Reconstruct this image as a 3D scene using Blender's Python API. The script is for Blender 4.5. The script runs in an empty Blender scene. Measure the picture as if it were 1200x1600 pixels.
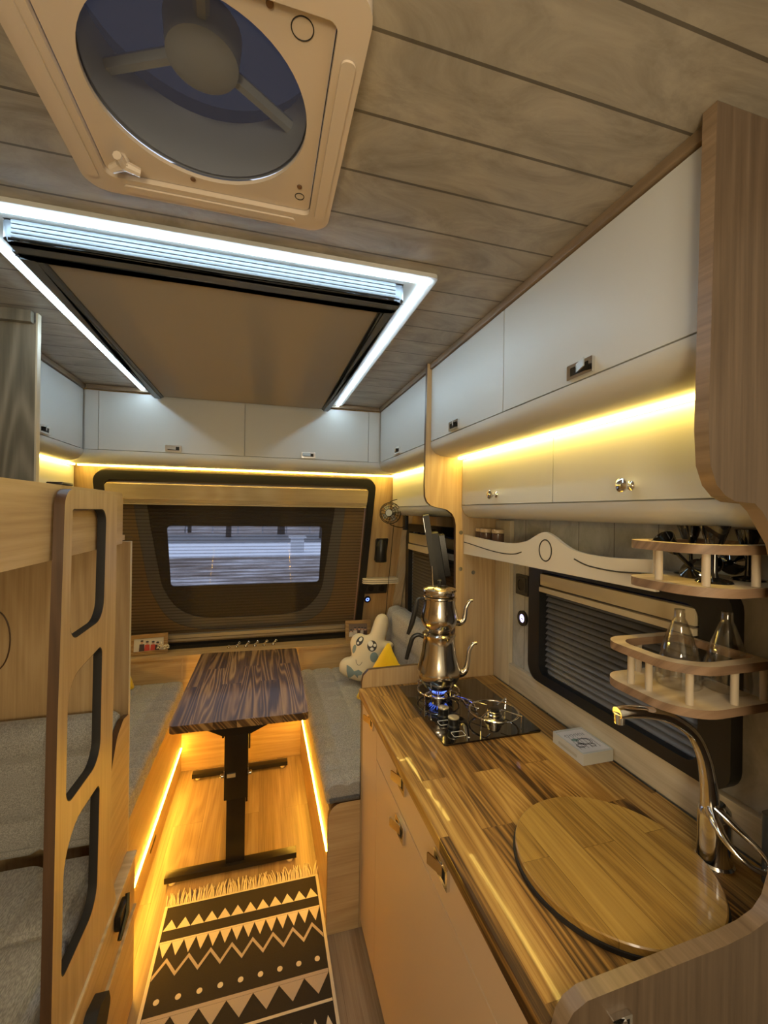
import bpy, bmesh, math, random
from math import sin, cos, pi, radians, sqrt
from mathutils import Vector, Matrix
from mathutils.geometry import tessellate_polygon, delaunay_2d_cdt

sc = bpy.context.scene
C = sc.collection
random.seed(4)

# ------------------------------------------------------------------ camera
YAW, PIT, ROL, FPX, H = radians(15.9), radians(.0105), radians(.78), 664.3, 1.5
F = Vector((sin(YAW)*cos(PIT), cos(YAW)*cos(PIT), sin(PIT)))
r0 = Vector((cos(YAW), -sin(YAW), 0)); u0 = r0.cross(F)
Rv = r0*cos(ROL)+u0*sin(ROL); Uv = -r0*sin(ROL)+u0*cos(ROL)
cam = bpy.data.objects.new('camera', bpy.data.cameras.new('camera')); C.objects.link(cam)
cam.matrix_world = Matrix(((Rv.x, Uv.x, -F.x, 0), (Rv.y, Uv.y, -F.y, 0), (Rv.z, Uv.z, -F.z, H), (0, 0, 0, 1)))
cam.data.sensor_fit = 'VERTICAL'; cam.data.sensor_height = 32; cam.data.lens = FPX/1600*32
cam.data.clip_start = .02; cam.data.clip_end = 300
sc.camera = cam
# ------------------------------------------------------------------ light and exposure
sc.view_settings.view_transform = 'Standard'; sc.view_settings.look = 'None'
sc.view_settings.gamma = 1; sc.view_settings.use_curve_mapping = False
sc.view_settings.exposure = 0.95
W = bpy.data.worlds.new('sky'); sc.world = W; W.use_nodes = True
W.node_tree.nodes['Background'].inputs[0].default_value = (.72, .80, 1, 1)
W.node_tree.nodes['Background'].inputs[1].default_value = .6
COOL, WARM, AMBER = (.62, .84, 1), (1, .68, .14), (1, .50, .045)
E_COOL, E_WARM, E_AMBER = 19, 21, 98
ROOM_FILL = [((-.22, -.60, 1.45), .16, 18.5, (1, .82, .51)), ((.25, -.35, 1.9), .10, 5, (1, .84, .64))]  # unseen warm fill points added behind the camera, no fixture there
for i, (loc, size, power, col) in enumerate(ROOM_FILL):
    L = bpy.data.lights.new('rear_fill_light', 'POINT'); L.energy = power; L.shadow_soft_size = size; L.color = col
    o = bpy.data.objects.new('rear_fill_light', L); o.location = loc; C.objects.link(o)

# ------------------------------------------------------------------ materials
MATS = {}
def new(name):
    m = bpy.data.materials.new(name); m.use_nodes = True; MATS[name] = m
    nt = m.node_tree; return m, nt, nt.nodes['Principled BSDF']
def N(nt, t, **k):
    n = nt.nodes.new(t)
    for a, b in k.items():
        if a[0] == 'i' and a[1:].isdigit(): n.inputs[int(a[1:])].default_value = b
        else: setattr(n, a, b)
    return n
def plain(name, col, rough=.5, metal=0, bump=0, bscale=60, coat=0, emit=None, estr=0, vary=0):
    m, nt, b = new(name); L = nt.links.new
    b.inputs['Base Color'].default_value = (*col, 1); b.inputs['Roughness'].default_value = rough
    b.inputs['Metallic'].default_value = metal; b.inputs['Coat Weight'].default_value = coat
    if emit: b.inputs['Emission Color'].default_value = (*emit, 1); b.inputs['Emission Strength'].default_value = estr
    g = N(nt, 'ShaderNodeNewGeometry')
    n = N(nt, 'ShaderNodeTexNoise'); n.inputs['Scale'].default_value = bscale; n.inputs['Detail'].default_value = 3
    L(g.outputs['Position'], n.inputs['Vector'])
    if bump:
        bp = N(nt, 'ShaderNodeBump'); bp.inputs['Strength'].default_value = bump; bp.inputs['Distance'].default_value = .002
        L(n.outputs['Fac'], bp.inputs['Height']); L(bp.outputs[0], b.inputs['Normal'])
    if vary:
        mx = N(nt, 'ShaderNodeMixRGB', blend_type='MIX'); mx.inputs[1].default_value = (*[c*(1-vary) for c in col], 1); mx.inputs[2].default_value = (*[min(1, c*(1+vary)) for c in col], 1)
        L(n.outputs['Fac'], mx.inputs[0]); L(mx.outputs[0], b.inputs['Base Color'])
    return m
def math1(nt, op, a, b=None, c=None):
    n = nt.nodes.new('ShaderNodeMath'); n.operation = op
    for i, v in enumerate((a, b, c)):
        if v is None: continue
        if hasattr(v, 'links'): nt.links.new(v, n.inputs[i])
        else: n.inputs[i].default_value = v
    return n.outputs[0]
def ramp(nt, fac, stops):
    r = nt.nodes.new('ShaderNodeValToRGB'); nt.links.new(fac, r.inputs[0])
    e = r.color_ramp.elements
    while len(e) < len(stops): e.new(.5)
    for el, (p, c) in zip(e, stops): el.position = p; el.color = (*c, 1)
    return r.outputs[0]
def wood(name, dark, mid, light, axis='z', rough=.45, coat=0, fine=70, fig=3.0, figamt=.5, plank=None, pvar=.0, rings=16, long=None, k=.83):
    """procedural timber; axis = grain direction; plank = (width, length) glued staves"""
    m, nt, b = new(name); L = nt.links.new
    g = N(nt, 'ShaderNodeNewGeometry'); sp = N(nt, 'ShaderNodeSeparateXYZ'); L(g.outputs['Position'], sp.inputs[0])
    ax = 'xyz'.index(axis)
    lng = sp.outputs[ax]; oth = [sp.outputs[i] for i in range(3) if i != ax]
    cross = math1(nt, 'ADD', oth[0], math1(nt, 'MULTIPLY', oth[1], k))
    rnd = None
    if plank:
        cross_p = oth[0] if axis in 'yz' else oth[0]
        cb = N(nt, 'ShaderNodeCombineXYZ'); L(lng, cb.inputs[0]); L(cross_p, cb.inputs[1])
        br = N(nt, 'ShaderNodeTexBrick'); L(cb.outputs[0], br.inputs['Vector'])
        br.offset = .37; br.inputs['Color1'].default_value = (0, 0, 0, 1); br.inputs['Color2'].default_value = (1, 1, 1, 1)
        br.inputs['Scale'].default_value = 1; br.inputs['Mortar Size'].default_value = .0007; br.inputs['Mortar'].default_value = (.5, .5, .5, 1)
        br.inputs['Brick Width'].default_value = plank[1]; br.inputs['Row Height'].default_value = plank[0]
        rgb = N(nt, 'ShaderNodeSeparateColor'); L(br.outputs['Color'], rgb.inputs[0]); rnd = rgb.outputs[0]
    v = N(nt, 'ShaderNodeCombineXYZ')
    L(math1(nt, 'MULTIPLY', lng, 3.2), v.inputs[0]); L(math1(nt, 'MULTIPLY', cross, fine), v.inputs[1])
    if rnd: L(math1(nt, 'MULTIPLY', rnd, 37.), v.inputs[2])
    n1 = N(nt, 'ShaderNodeTexNoise'); n1.inputs['Scale'].default_value = 1; n1.inputs['Detail'].default_value = 5; n1.inputs['Roughness'].default_value = .65
    L(v.outputs[0], n1.inputs['Vector'])
    v2 = N(nt, 'ShaderNodeCombineXYZ')
    L(math1(nt, 'MULTIPLY', lng, long or fig*.32), v2.inputs[0]); L(math1(nt, 'MULTIPLY', cross, fig*2.4), v2.inputs[1])
    if rnd: L(math1(nt, 'MULTIPLY', rnd, 53.), v2.inputs[2])
    n2 = N(nt, 'ShaderNodeTexNoise'); n2.inputs['Scale'].default_value = 1; n2.inputs['Detail'].default_value = 1.5; n2.inputs['Distortion'].default_value = .3
    L(v2.outputs[0], n2.inputs['Vector'])
    ring = math1(nt, 'MULTIPLY_ADD', math1(nt, 'SINE', math1(nt, 'MULTIPLY', n2.outputs['Fac'], rings*6.28)), .5, .5)
    ring = math1(nt, 'POWER', ring, 1.6)
    f = math1(nt, 'ADD', math1(nt, 'MULTIPLY', n1.outputs['Fac'], 1-figamt), math1(nt, 'MULTIPLY', ring, figamt))
    if rnd: f = math1(nt, 'ADD', f, math1(nt, 'MULTIPLY_ADD', rnd, pvar, -pvar/2))
    col = ramp(nt, f, [(.22, dark), (.5, mid), (.8, light)])
    if plank:
        mx = N(nt, 'ShaderNodeMixRGB', blend_type='MULTIPLY'); L(math1(nt, 'MULTIPLY', br.outputs['Fac'], .55), mx.inputs[0]); L(col, mx.inputs[1]); mx.inputs[2].default_value = (.25, .2, .15, 1); col = mx.outputs[0]
    L(col, b.inputs['Base Color'])
    b.inputs['Roughness'].default_value = rough; b.inputs['Coat Weight'].default_value = coat; b.inputs['Coat Roughness'].default_value = .08
    bp = N(nt, 'ShaderNodeBump'); bp.inputs['Strength'].default_value = .18; bp.inputs['Distance'].default_value = .001; L(f, bp.inputs['Height']); L(bp.outputs[0], b.inputs['Normal'])
    return m
def stone(name, a, b_, groove_axis, spacing, phase, gcol=(.05, .04, .03), rough=.4, gw=.035):
    m, nt, b = new(name); L = nt.links.new
    g = N(nt, 'ShaderNodeNewGeometry'); sp = N(nt, 'ShaderNodeSeparateXYZ'); L(g.outputs['Position'], sp.inputs[0])
    n1 = N(nt, 'ShaderNodeTexNoise'); n1.inputs['Scale'].default_value = 5; n1.inputs['Detail'].default_value = 9; n1.inputs['Roughness'].default_value = .68; n1.inputs['Distortion'].default_value = 1.2
    mp = N(nt, 'ShaderNodeMapping'); mp.inputs['Scale'].default_value = (1, 2.2, 1.5); mp.inputs['Rotation'].default_value = (.3, .2, .6); L(g.outputs['Position'], mp.inputs[0]); L(mp.outputs[0], n1.inputs['Vector'])
    col = ramp(nt, n1.outputs['Fac'], [(.3, a), (.55, b_), (.75, [min(1, c*1.25) for c in b_])])
    t = math1(nt, 'FRACT', math1(nt, 'DIVIDE', math1(nt, 'SUBTRACT', sp.outputs['xyz'.index(groove_axis)], phase-spacing*50), spacing))
    gr = math1(nt, 'LESS_THAN', math1(nt, 'ABSOLUTE', math1(nt, 'SUBTRACT', t, .5)), gw/2)
    mx = N(nt, 'ShaderNodeMixRGB'); L(math1(nt, 'MULTIPLY', gr, .8), mx.inputs[0]); L(col, mx.inputs[1]); mx.inputs[2].default_value = (*gcol, 1)
    L(mx.outputs[0], b.inputs['Base Color']); b.inputs['Roughness'].default_value = rough
    bp = N(nt, 'ShaderNodeBump', invert=True); bp.inputs['Strength'].default_value = .6; bp.inputs['Distance'].default_value = .003; L(gr, bp.inputs['Height']); L(bp.outputs[0], b.inputs['Normal'])
    return m
def fabric(name, c1, c2, scale=420):
    m, nt, b = new(name); L = nt.links.new
    g = N(nt, 'ShaderNodeNewGeometry')
    n = N(nt, 'ShaderNodeTexNoise'); n.inputs['Scale'].default_value = scale; n.inputs['Detail'].default_value = 2
    mp = N(nt, 'ShaderNodeMapping'); mp.inputs['Scale'].default_value = (1, .25, 1); L(g.outputs['Position'], mp.inputs[0]); L(mp.outputs[0], n.inputs['Vector'])
    L(ramp(nt, n.outputs['Fac'], [(.35, c1), (.65, c2)]), b.inputs['Base Color']); b.inputs['Roughness'].default_value = .9
    b.inputs['Sheen Weight'].default_value = .2
    bp = N(nt, 'ShaderNodeBump'); bp.inputs['Strength'].default_value = .4; bp.inputs['Distance'].default_value = .001; L(n.outputs['Fac'], bp.inputs['Height']); L(bp.outputs[0], b.inputs['Normal'])
    return m
def glassm(name, col=(1, 1, 1), rough=.0, alpha=.1, edge=.75):
    """thin clear sheet: mostly see-through with a glossy skin"""
    m, nt, b = new(name); L = nt.links.new; nt.nodes.remove(b)
    out = nt.nodes['Material Output']; tr = N(nt, 'ShaderNodeBsdfTransparent'); tr.inputs[0].default_value = (*col, 1)
    gl = N(nt, 'ShaderNodeBsdfGlossy'); gl.inputs['Roughness'].default_value = rough
    lw = N(nt, 'ShaderNodeLayerWeight'); lw.inputs[0].default_value = .35
    mx = N(nt, 'ShaderNodeMixShader'); L(math1(nt, 'MULTIPLY_ADD', lw.outputs['Facing'], edge, alpha), mx.inputs[0]); L(tr.outputs[0], mx.inputs[1]); L(gl.outputs[0], mx.inputs[2]); L(mx.outputs[0], out.inputs[0])
    return m
def pleat(name, a, b_, pitch, open_=.45):
    """pleated see-through screen cloth"""
    m, nt, b = new(name); L = nt.links.new; out = nt.nodes['Material Output']
    g = N(nt, 'ShaderNodeNewGeometry'); sp = N(nt, 'ShaderNodeSeparateXYZ'); L(g.outputs['Position'], sp.inputs[0])
    w = math1(nt, 'FRACT', math1(nt, 'DIVIDE', sp.outputs[2], pitch))
    L(ramp(nt, w, [(0., a), (.25, b_), (.7, b_), (.95, a)]), b.inputs['Base Color']); b.inputs['Roughness'].default_value = .8
    tr = N(nt, 'ShaderNodeBsdfTransparent'); mx = N(nt, 'ShaderNodeMixShader')
    L(ramp(nt, w, [(.0, (.75, .75, .75)), (.2, (1-open_,)*3), (.8, (1-open_,)*3), (.97, (.75, .75, .75))]), mx.inputs[0]); L(tr.outputs[0], mx.inputs[1]); L(b.outputs[0], mx.inputs[2]); L(mx.outputs[0], out.inputs[0])
    return m

OAKd, OAKm, OAKl = (.36, .235, .11), (.47, .325, .165), (.56, .41, .225)
GRd, GRm, GRl = (.13, .10, .07), (.24, .19, .135), (.34, .28, .21)
M_oakz = wood('light_oak_upright', OAKd, OAKm, OAKl, 'z', .42, fine=110, fig=2.4, figamt=.16, rings=9)
M_oaky = wood('light_oak_lengthwise', OAKd, OAKm, OAKl, 'y', .42, fine=110, fig=2.4, figamt=.16, rings=9)
M_oakr = wood('light_oak_front_wall', OAKd, OAKm, OAKl, 'z', .42, fine=110, fig=2.4, figamt=.16, rings=9, k=0)
M_oakx = wood('light_oak_crosswise', OAKd, OAKm, OAKl, 'x', .42, fine=110, fig=2.4, figamt=.16, rings=9)
M_greyedoak = wood('greyed_oak', (.12, .105, .075), (.19, .165, .12), (.26, .23, .17), 'z', .45, fig=2.0, figamt=.4)  # oak greyed in its colour for cool light on the wardrobe; caps reuse it
M_panel = wood('brown_oak_panel', (.065, .042, .026), (.105, .071, .046), (.15, .105, .07), 'z', .3, fine=110, fig=1.5, figamt=.12)
M_pedge = wood('panel_edge', (.13, .085, .045), (.20, .135, .08), (.27, .19, .12), 'y', .4, fine=120, fig=1.5, figamt=.1)
M_splash = wood('pale_oak_trim', (.40, .33, .22), (.53, .45, .32), (.62, .54, .41), 'y', .45, fine=120, fig=2, figamt=.12)
M_splashz = wood('pale_oak_post', (.40, .33, .22), (.53, .45, .32), (.62, .54, .41), 'z', .45, fine=120, fig=2, figamt=.12)
M_edge = wood('brown_edge_band', (.045, .020, .008), (.075, .036, .015), (.11, .055, .025), 'z', .4, fig=2, figamt=.2)
M_cornice = wood('brown_cornice', (.12, .08, .045), (.19, .13, .075), (.26, .18, .11), 'y', .4, fig=2, figamt=.2)
M_counter = wood('varnished_rustic_pine', (.05, .022, .006), (.31, .155, .036), (.52, .31, .085), 'y', .30, coat=.6, fine=190, fig=4.6, figamt=.22, plank=(.072, .47), pvar=.46, rings=17, long=.8)
MC = M_counter.node_tree.nodes['Principled BSDF'].inputs; MC['Roughness'].default_value = .5; MC['Specular IOR Level'].default_value = .25; MC['Coat Weight'].default_value = .2; MC['Coat Roughness'].default_value = .03
M_board = wood('varnished_pine_lid', (.16, .08, .018), (.38, .22, .05), (.50, .32, .085), 'y', .33, coat=.45, fine=170, fig=4, figamt=.12, plank=(.072, .4), pvar=.26, rings=15, long=.8)
M_table = wood('dark_stained_pine', (.045, .020, .005), (.15, .074, .021), (.34, .20, .07), 'y', .4, coat=.18, fine=170, fig=5, figamt=.42, plank=(.082, .55), pvar=.26, rings=13, long=.9)
M_floor = wood('oak_laminate', (.17, .115, .065), (.27, .19, .115), (.36, .27, .17), 'y', .38, fine=130, fig=2.6, figamt=.2, plank=(.13, 1.1), pvar=.16, rings=8)
M_ply = wood('birch_ply', (.42, .31, .18), (.55, .43, .27), (.66, .54, .36), 'x', .45, fine=50, fig=2, figamt=.3)
M_plyedge = wood('ply_edge', (.13, .075, .045), (.24, .15, .09), (.34, .22, .14), 'x', .5, fine=60, fig=2, figamt=.2)
M_dowel = plain('dowel_wood', (.48, .40, .30), .55, bump=.2)
M_ceil = stone('grey_stone_ceiling_board', (.20, .175, .14), (.34, .305, .25), 'y', .1045, .5325, gw=.045)
M_wstone = stone('grey_stone_wall_board', (.28, .27, .25), (.42, .41, .385), 'y', .132, .722, gw=.02)
M_white = plain('matt_white_board', (.50, .50, .475), .45, bump=.03, bscale=40)
M_cream = plain('cream_board', (.60, .44, .29), .4, bump=.03, bscale=40)
M_fabric = fabric('grey_upholstery', (.22, .215, .205), (.40, .39, .37))
M_fabricd = fabric('dark_grey_piping', (.06, .055, .05), (.11, .10, .09))
M_black = plain('black_plastic', (.012, .012, .012), .35)
M_blackm = plain('black_metal', (.012, .010, .009), .3, .3)
M_gap = plain('dark_gap', (.02, .017, .014), .8)
M_chrome = plain('chrome', (.8, .8, .8), .12, 1)
M_alu = plain('aluminium', (.62, .58, .5), .35, .8)
M_steel = plain('worn_steel', (.62, .57, .5), .16, 1, bump=.06, bscale=25)
M_vent = plain('beige_plastic', (.58, .49, .40), .45, bump=.05, bscale=30)
M_slate = plain('slate_grey_metal', (.11, .125, .145), .4, .3)
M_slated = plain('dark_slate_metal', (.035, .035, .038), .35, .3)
M_shade = plain('beige_blind_cloth', (.36, .32, .27), .8, bump=.05, bscale=90)
M_yel = fabric('yellow_cloth', (.88, .55, .01), (.98, .68, .02), 600)
M_plush = plain('cream_plush', (.74, .66, .50), .9, bump=.3, bscale=200)
M_pblue = plain('grey_blue_felt', (.22, .30, .33), .9)
M_gloss = plain('black_glass', (.006, .006, .007), .04, coat=1)
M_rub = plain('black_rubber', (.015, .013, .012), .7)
M_ink = plain('dark_ink', (.05, .05, .06), .7)
M_inkg = plain('green_ink', (.20, .30, .26), .7)
M_wpaint = plain('ivory_paint', (.62, .56, .44), .5)
M_clear = glassm('clear_glass', (1, 1, 1), .02, .06)
M_pane = glassm('window_glass', (.95, .97, 1), .02, .0, .08)
M_smoke = glassm('smoked_glass', (.10, .11, .14), .02, .12)
M_vis = glassm('clear_plastic', (.985, .98, .965), .03, .06, .6)

# ------------------------------------------------------------------ mesh helpers
ORG = {}
def obj(name, bm, mat, parent=None, smooth=35, tagd=None, org=None):
    me = bpy.data.meshes.new(name)
    bmesh.ops.recalc_face_normals(bm, faces=bm.faces)
    if parent is not None: o_ = ORG[parent.name]
    elif org is not None: o_ = Vector(org)
    else:
        vs = [v.co for v in bm.verts]
        o_ = Vector(((min(v.x for v in vs)+max(v.x for v in vs))/2, (min(v.y for v in vs)+max(v.y for v in vs))/2, min(v.z for v in vs)))
    bmesh.ops.translate(bm, verts=bm.verts, vec=-o_)
    bm.to_mesh(me); bm.free()
    for mm in (mat if isinstance(mat, (list, tuple)) else [mat]): me.materials.append(mm)
    if smooth:
        me.polygons.foreach_set('use_smooth', [True]*len(me.polygons)); me.set_sharp_from_angle(angle=radians(smooth))
    o = bpy.data.objects.new(name, me); C.objects.link(o)
    if parent is not None: o.parent = parent
    else: o.location = o_
    ORG[o.name] = o_.copy()
    return o
def tag(o, label, cat, group=None):
    o['label'] = label; o['category'] = cat
    if group: o['group'] = group
    return o
def thing(name, label, cat, loc, group=None):
    o = bpy.data.objects.new(name, None); o.empty_display_size = .05; C.objects.link(o); o.location = loc
    ORG[o.name] = Vector(loc); return tag(o, label, cat, group)
def struct(name, bm, mat, parent=None, smooth=35):
    o = obj(name, bm, mat, parent, smooth)
    if parent is None: o['kind'] = 'structure'
    return o
def B(): return bmesh.new()
def box(bm, x0, x1, y0, y1, z0, z1, bev=0, mi=0, seg=2):
    r = bmesh.ops.create_cube(bm, size=1); vs = r['verts']
    for v in vs:
        v.co = Vector(((x0+x1)/2+v.co.x*(x1-x0), (y0+y1)/2+v.co.y*(y1-y0), (z0+z1)/2+v.co.z*(z1-z0)))
    fs = list({f for v in vs for f in v.link_faces})
    for f in fs: f.material_index = mi
    if bev:
        es = list({e for v in vs for e in v.link_edges})
        rr = bmesh.ops.bevel(bm, geom=es, offset=bev, segments=seg, affect='EDGES', profile=.6)
        for f in rr['faces']: f.material_index = mi
    return bm
def bx(*a, **k): return box(B(), *a, **k)
def rnd(pts, rad, seg=6):
    """fillet polygon corners; rad number or list"""
    n = len(pts); out = []
    for i in range(n):
        p = Vector(pts[i]); a = Vector(pts[i-1]); b = Vector(pts[(i+1) % n])
        r = rad[i] if isinstance(rad, (list, tuple)) else rad
        if r <= 0: out.append((p.x, p.y)); continue
        d1 = (a-p); d2 = (b-p); l1, l2 = d1.length, d2.length; d1.normalize(); d2.normalize()
        ang = d1.angle(d2); 
        if ang > 3.1: out.append((p.x, p.y)); continue
        t = min(r/math.tan(ang/2), l1*.49, l2*.49); rr = t*math.tan(ang/2)
        bis = (d1+d2).normalized(); c = p+bis*(rr/sin(ang/2))
        s = p+d1*t-c; e = p+d2*t-c
        a0 = math.atan2(s.y, s.x); a1 = math.atan2(e.y, e.x); da = (a1-a0+pi) % (2*pi)-pi
        for k in range(seg+1):
            th = a0+da*k/seg; out.append((c.x+rr*cos(th), c.y+rr*sin(th)))
    return out
def rect(x0, x1, y0, y1, r=0, seg=6): return rnd([(x0, y0), (x1, y0), (x1, y1), (x0, y1)], r, seg)
def circ(cx, cy, r, n=32, ry=None): return [(cx+r*cos(2*pi*i/n), cy+(ry or r)*sin(2*pi*i/n)) for i in range(n)]
def prism(bm, outer, t0, t1, fmap, holes=(), mi=0, mside=None):
    loops = [outer]+list(holes); tri = tessellate_polygon([[Vector((p[0], p[1], 0)) for p in l] for l in loops])
    flat = [p for l in loops for p in l]
    v0 = [bm.verts.new(fmap(p[0], p[1], t0)) for p in flat]; v1 = [bm.verts.new(fmap(p[0], p[1], t1)) for p in flat]
    for t in tri:
        try:
            f = bm.faces.new([v0[i] for i in t]); f.material_index = mi
            f = bm.faces.new([v1[i] for i in reversed(t)]); f.material_index = mi
        except ValueError: pass
    k = 0
    for l in loops:
        n = len(l)
        for i in range(n):
            j = (i+1) % n
            f = bm.faces.new((v0[k+i], v0[k+j], v1[k+j], v1[k+i])); f.material_index = mi if mside is None else mside
        k += n
    return bm
fXZ = lambda a, b, t: Vector((a, t, b))      # polygon in x,z, thickness along y
fYZ = lambda a, b, t: Vector((t, a, b))      # polygon in y,z, thickness along x
fXY = lambda a, b, t: Vector((a, b, t))
def tube(bm, pts, r, n=8, closed=False, mi=0, flat=1.0):
    pts = [Vector(p) for p in pts]; m = len(pts); rs = r if isinstance(r, (list, tuple)) else [r]*m
    tang = []
    for i in range(m):
        a = pts[(i-1) % m] if (closed or i) else pts[0]; b = pts[(i+1) % m] if (closed or i < m-1) else pts[-1]
        tang.append((b-a).normalized())
    up = Vector((0, 0, 1)) if abs(tang[0].z) < .9 else Vector((1, 0, 0))
    u = tang[0].cross(up).normalized(); rings = []
    for i in range(m):
        u = (u-tang[i]*u.dot(tang[i])).normalized(); w = tang[i].cross(u)
        rings.append([bm.verts.new(pts[i]+(u*cos(2*pi*k/n)+w*sin(2*pi*k/n)*flat)*rs[i]) for k in range(n)])
    for i in range(m if closed else m-1):
        a, b = rings[i], rings[(i+1) % m]
        for k in range(n):
            f = bm.faces.new((a[k], a[(k+1) % n], b[(k+1) % n], b[k])); f.material_index = mi
    if not closed:
        for rg in (rings[0], rings[-1]):
            f = bm.faces.new(rg); f.material_index = mi
    return bm
def sm(pts, k=6):
    """catmull-rom smoothing of a polyline"""
    P = [Vector(p) for p in pts]; P = [P[0]*2-P[1]]+P+[P[-1]*2-P[-2]]; out = []
    for i in range(1, len(P)-2):
        for j in range(k):
            t = j/k; a, b, c, d = P[i-1:i+3]
            out.append(.5*((2*b)+(c-a)*t+(2*a-5*b+4*c-d)*t*t+(3*b-a-3*c+d)*t**3))
    out.append(P[-2]); return out
def smr(rs, k=6):
    out = []
    for i in range(len(rs)-1): out += [rs[i]+(rs[i+1]-rs[i])*j/k for j in range(k)]
    return out+[rs[-1]]
def lathe(bm, prof, c, n=32, axis=(0, 0, 1), mi=0):
    """prof list of (r, h)"""
    q = Vector((0, 0, 1)).rotation_difference(Vector(axis).normalized()); c = Vector(c); rings = []
    for r, h in prof:
        if r < 1e-6: rings.append([bm.verts.new(c+q @ Vector((0, 0, h)))])
        else: rings.append([bm.verts.new(c+q @ Vector((r*cos(2*pi*k/n), r*sin(2*pi*k/n), h))) for k in range(n)])
    for a, b in zip(rings, rings[1:]):
        for k in range(n):
            if len(a) == 1 and len(b) == 1: continue
            if len(a) == 1: f = bm.faces.new((a[0], b[(k+1) % n], b[k]))
            elif len(b) == 1: f = bm.faces.new((a[k], a[(k+1) % n], b[0]))
            else: f = bm.faces.new((a[k], a[(k+1) % n], b[(k+1) % n], b[k]))
            f.material_index = mi
    return bm
def disc(r, h): return [(0, 0), (r*.92, 0), (r, h*.15), (r, h*.85), (r*.92, h), (0, h)]
def torus(bm, c, R, r, n=32, m=8, axis=(0, 0, 1)):
    q = Vector((0, 0, 1)).rotation_difference(Vector(axis).normalized())
    return tube(bm, [Vector(c)+q @ Vector((R*cos(2*pi*k/n), R*sin(2*pi*k/n), 0)) for k in range(n)], r, m, closed=True)
def sweep(bm, prof, t0, t1, fmap, mi=0):
    """open profile (a,b) list extruded and closed with caps as polygon"""
    return prism(bm, prof, t0, t1, fmap, mi=mi)
def cushion(bm, prof, t0, t1, fmap, sa=.11, st=.15, depth=.006, ds=.012, phase=0):
    """quilted sheet: prof closed outline in (a,b); seams along t every st and along the outline every sa"""
    n = len(prof); P = [Vector(p) for p in prof]; dense = []
    for i in range(n):
        a, b = P[i], P[(i+1) % n]; k = max(1, int((b-a).length/ds))
        for j in range(k): dense.append(a.lerp(b, j/k))
    m = len(dense); s = [0]
    for i in range(1, m): s.append(s[-1]+(dense[i]-dense[i-1]).length)
    nt_ = max(4, int(abs(t1-t0)/ds)); rings = []
    area = sum(dense[i].x*dense[(i+1) % m].y-dense[(i+1) % m].x*dense[i].y for i in range(m)); sg = 1 if area > 0 else -1
    def dist(v, w): q = (v/w) % 1; return min(q, 1-q)*w
    for j in range(nt_+1):
        t = t0+(t1-t0)*j/nt_; row = []
        edge = min(j, nt_-j)/nt_*abs(t1-t0); cap = -.012*max(0, 1-edge/.015)**2
        for i in range(m):
            d = (dense[(i+1) % m]-dense[i-1]); d = Vector((d.x, d.y)).normalized(); nrm = Vector((d.y, -d.x))*sg
            dd = min(dist(s[i]+phase, sa), dist(t-t0+.03, st)); off = -depth*math.exp(-(dd/.013)**2)+.002*min(1, dd/.04)+cap
            q = dense[i]+nrm*off; row.append(bm.verts.new(fmap(q.x, q.y, t)))
        rings.append(row)
    for a, b in zip(rings, rings[1:]):
        for i in range(m): bm.faces.new((a[i], a[(i+1) % m], b[(i+1) % m], b[i]))
    bm.faces.new(rings[0]); bm.faces.new(rings[-1]); return bm
def inpoly(x, y, P):
    c = False; n = len(P)
    for i in range(n):
        x1, y1 = P[i][0], P[i][1]; x2, y2 = P[i-1][0], P[i-1][1]
        if (y1 > y) != (y2 > y) and x < (x2-x1)*(y-y1)/(y2-y1)+x1: c = not c
    return c
def edist(x, y, P):
    p = Vector((x, y)); best = 9
    for i in range(len(P)):
        a, b = Vector((P[i][0], P[i][1])), Vector((P[i-1][0], P[i-1][1])); ab = b-a; t = max(0, min(1, (p-a).dot(ab)/max(ab.length_squared, 1e-12))); best = min(best, (a+ab*t-p).length)
    return best
def pillow(bm, outline, T, Rr, fmap, step=.012):
    xs = [p[0] for p in outline]; ys = [p[1] for p in outline]
    pts = [Vector((p[0], p[1])) for p in outline]; n = len(pts); x = min(xs)
    hgt = lambda px, py: T*sqrt(max(0, 1-(1-min(edist(px, py, outline)/Rr, 1))**2))
    while x < max(xs):
        y = min(ys)
        while y < max(ys):
            if inpoly(x, y, outline) and edist(x, y, outline) > step*.45: pts.append(Vector((x, y)))
            y += step
        x += step
    r = delaunay_2d_cdt(pts, [], [list(range(n))], 1, 1e-6); V, Fc = r[0], r[2]
    hs = [0 if i < n else hgt(v.x, v.y) for i, v in enumerate(V)]
    top = [bm.verts.new(fmap(v.x, v.y, h)) for v, h in zip(V, hs)]
    bot = [top[i] if hs[i] == 0 else bm.verts.new(fmap(v.x, v.y, -h)) for i, (v, h) in enumerate(zip(V, hs))]
    for f in Fc:
        try: bm.faces.new([top[i] for i in f])
        except ValueError: pass
        try: bm.faces.new([bot[i] for i in reversed(f)])
        except ValueError: pass
    return hgt

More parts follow.
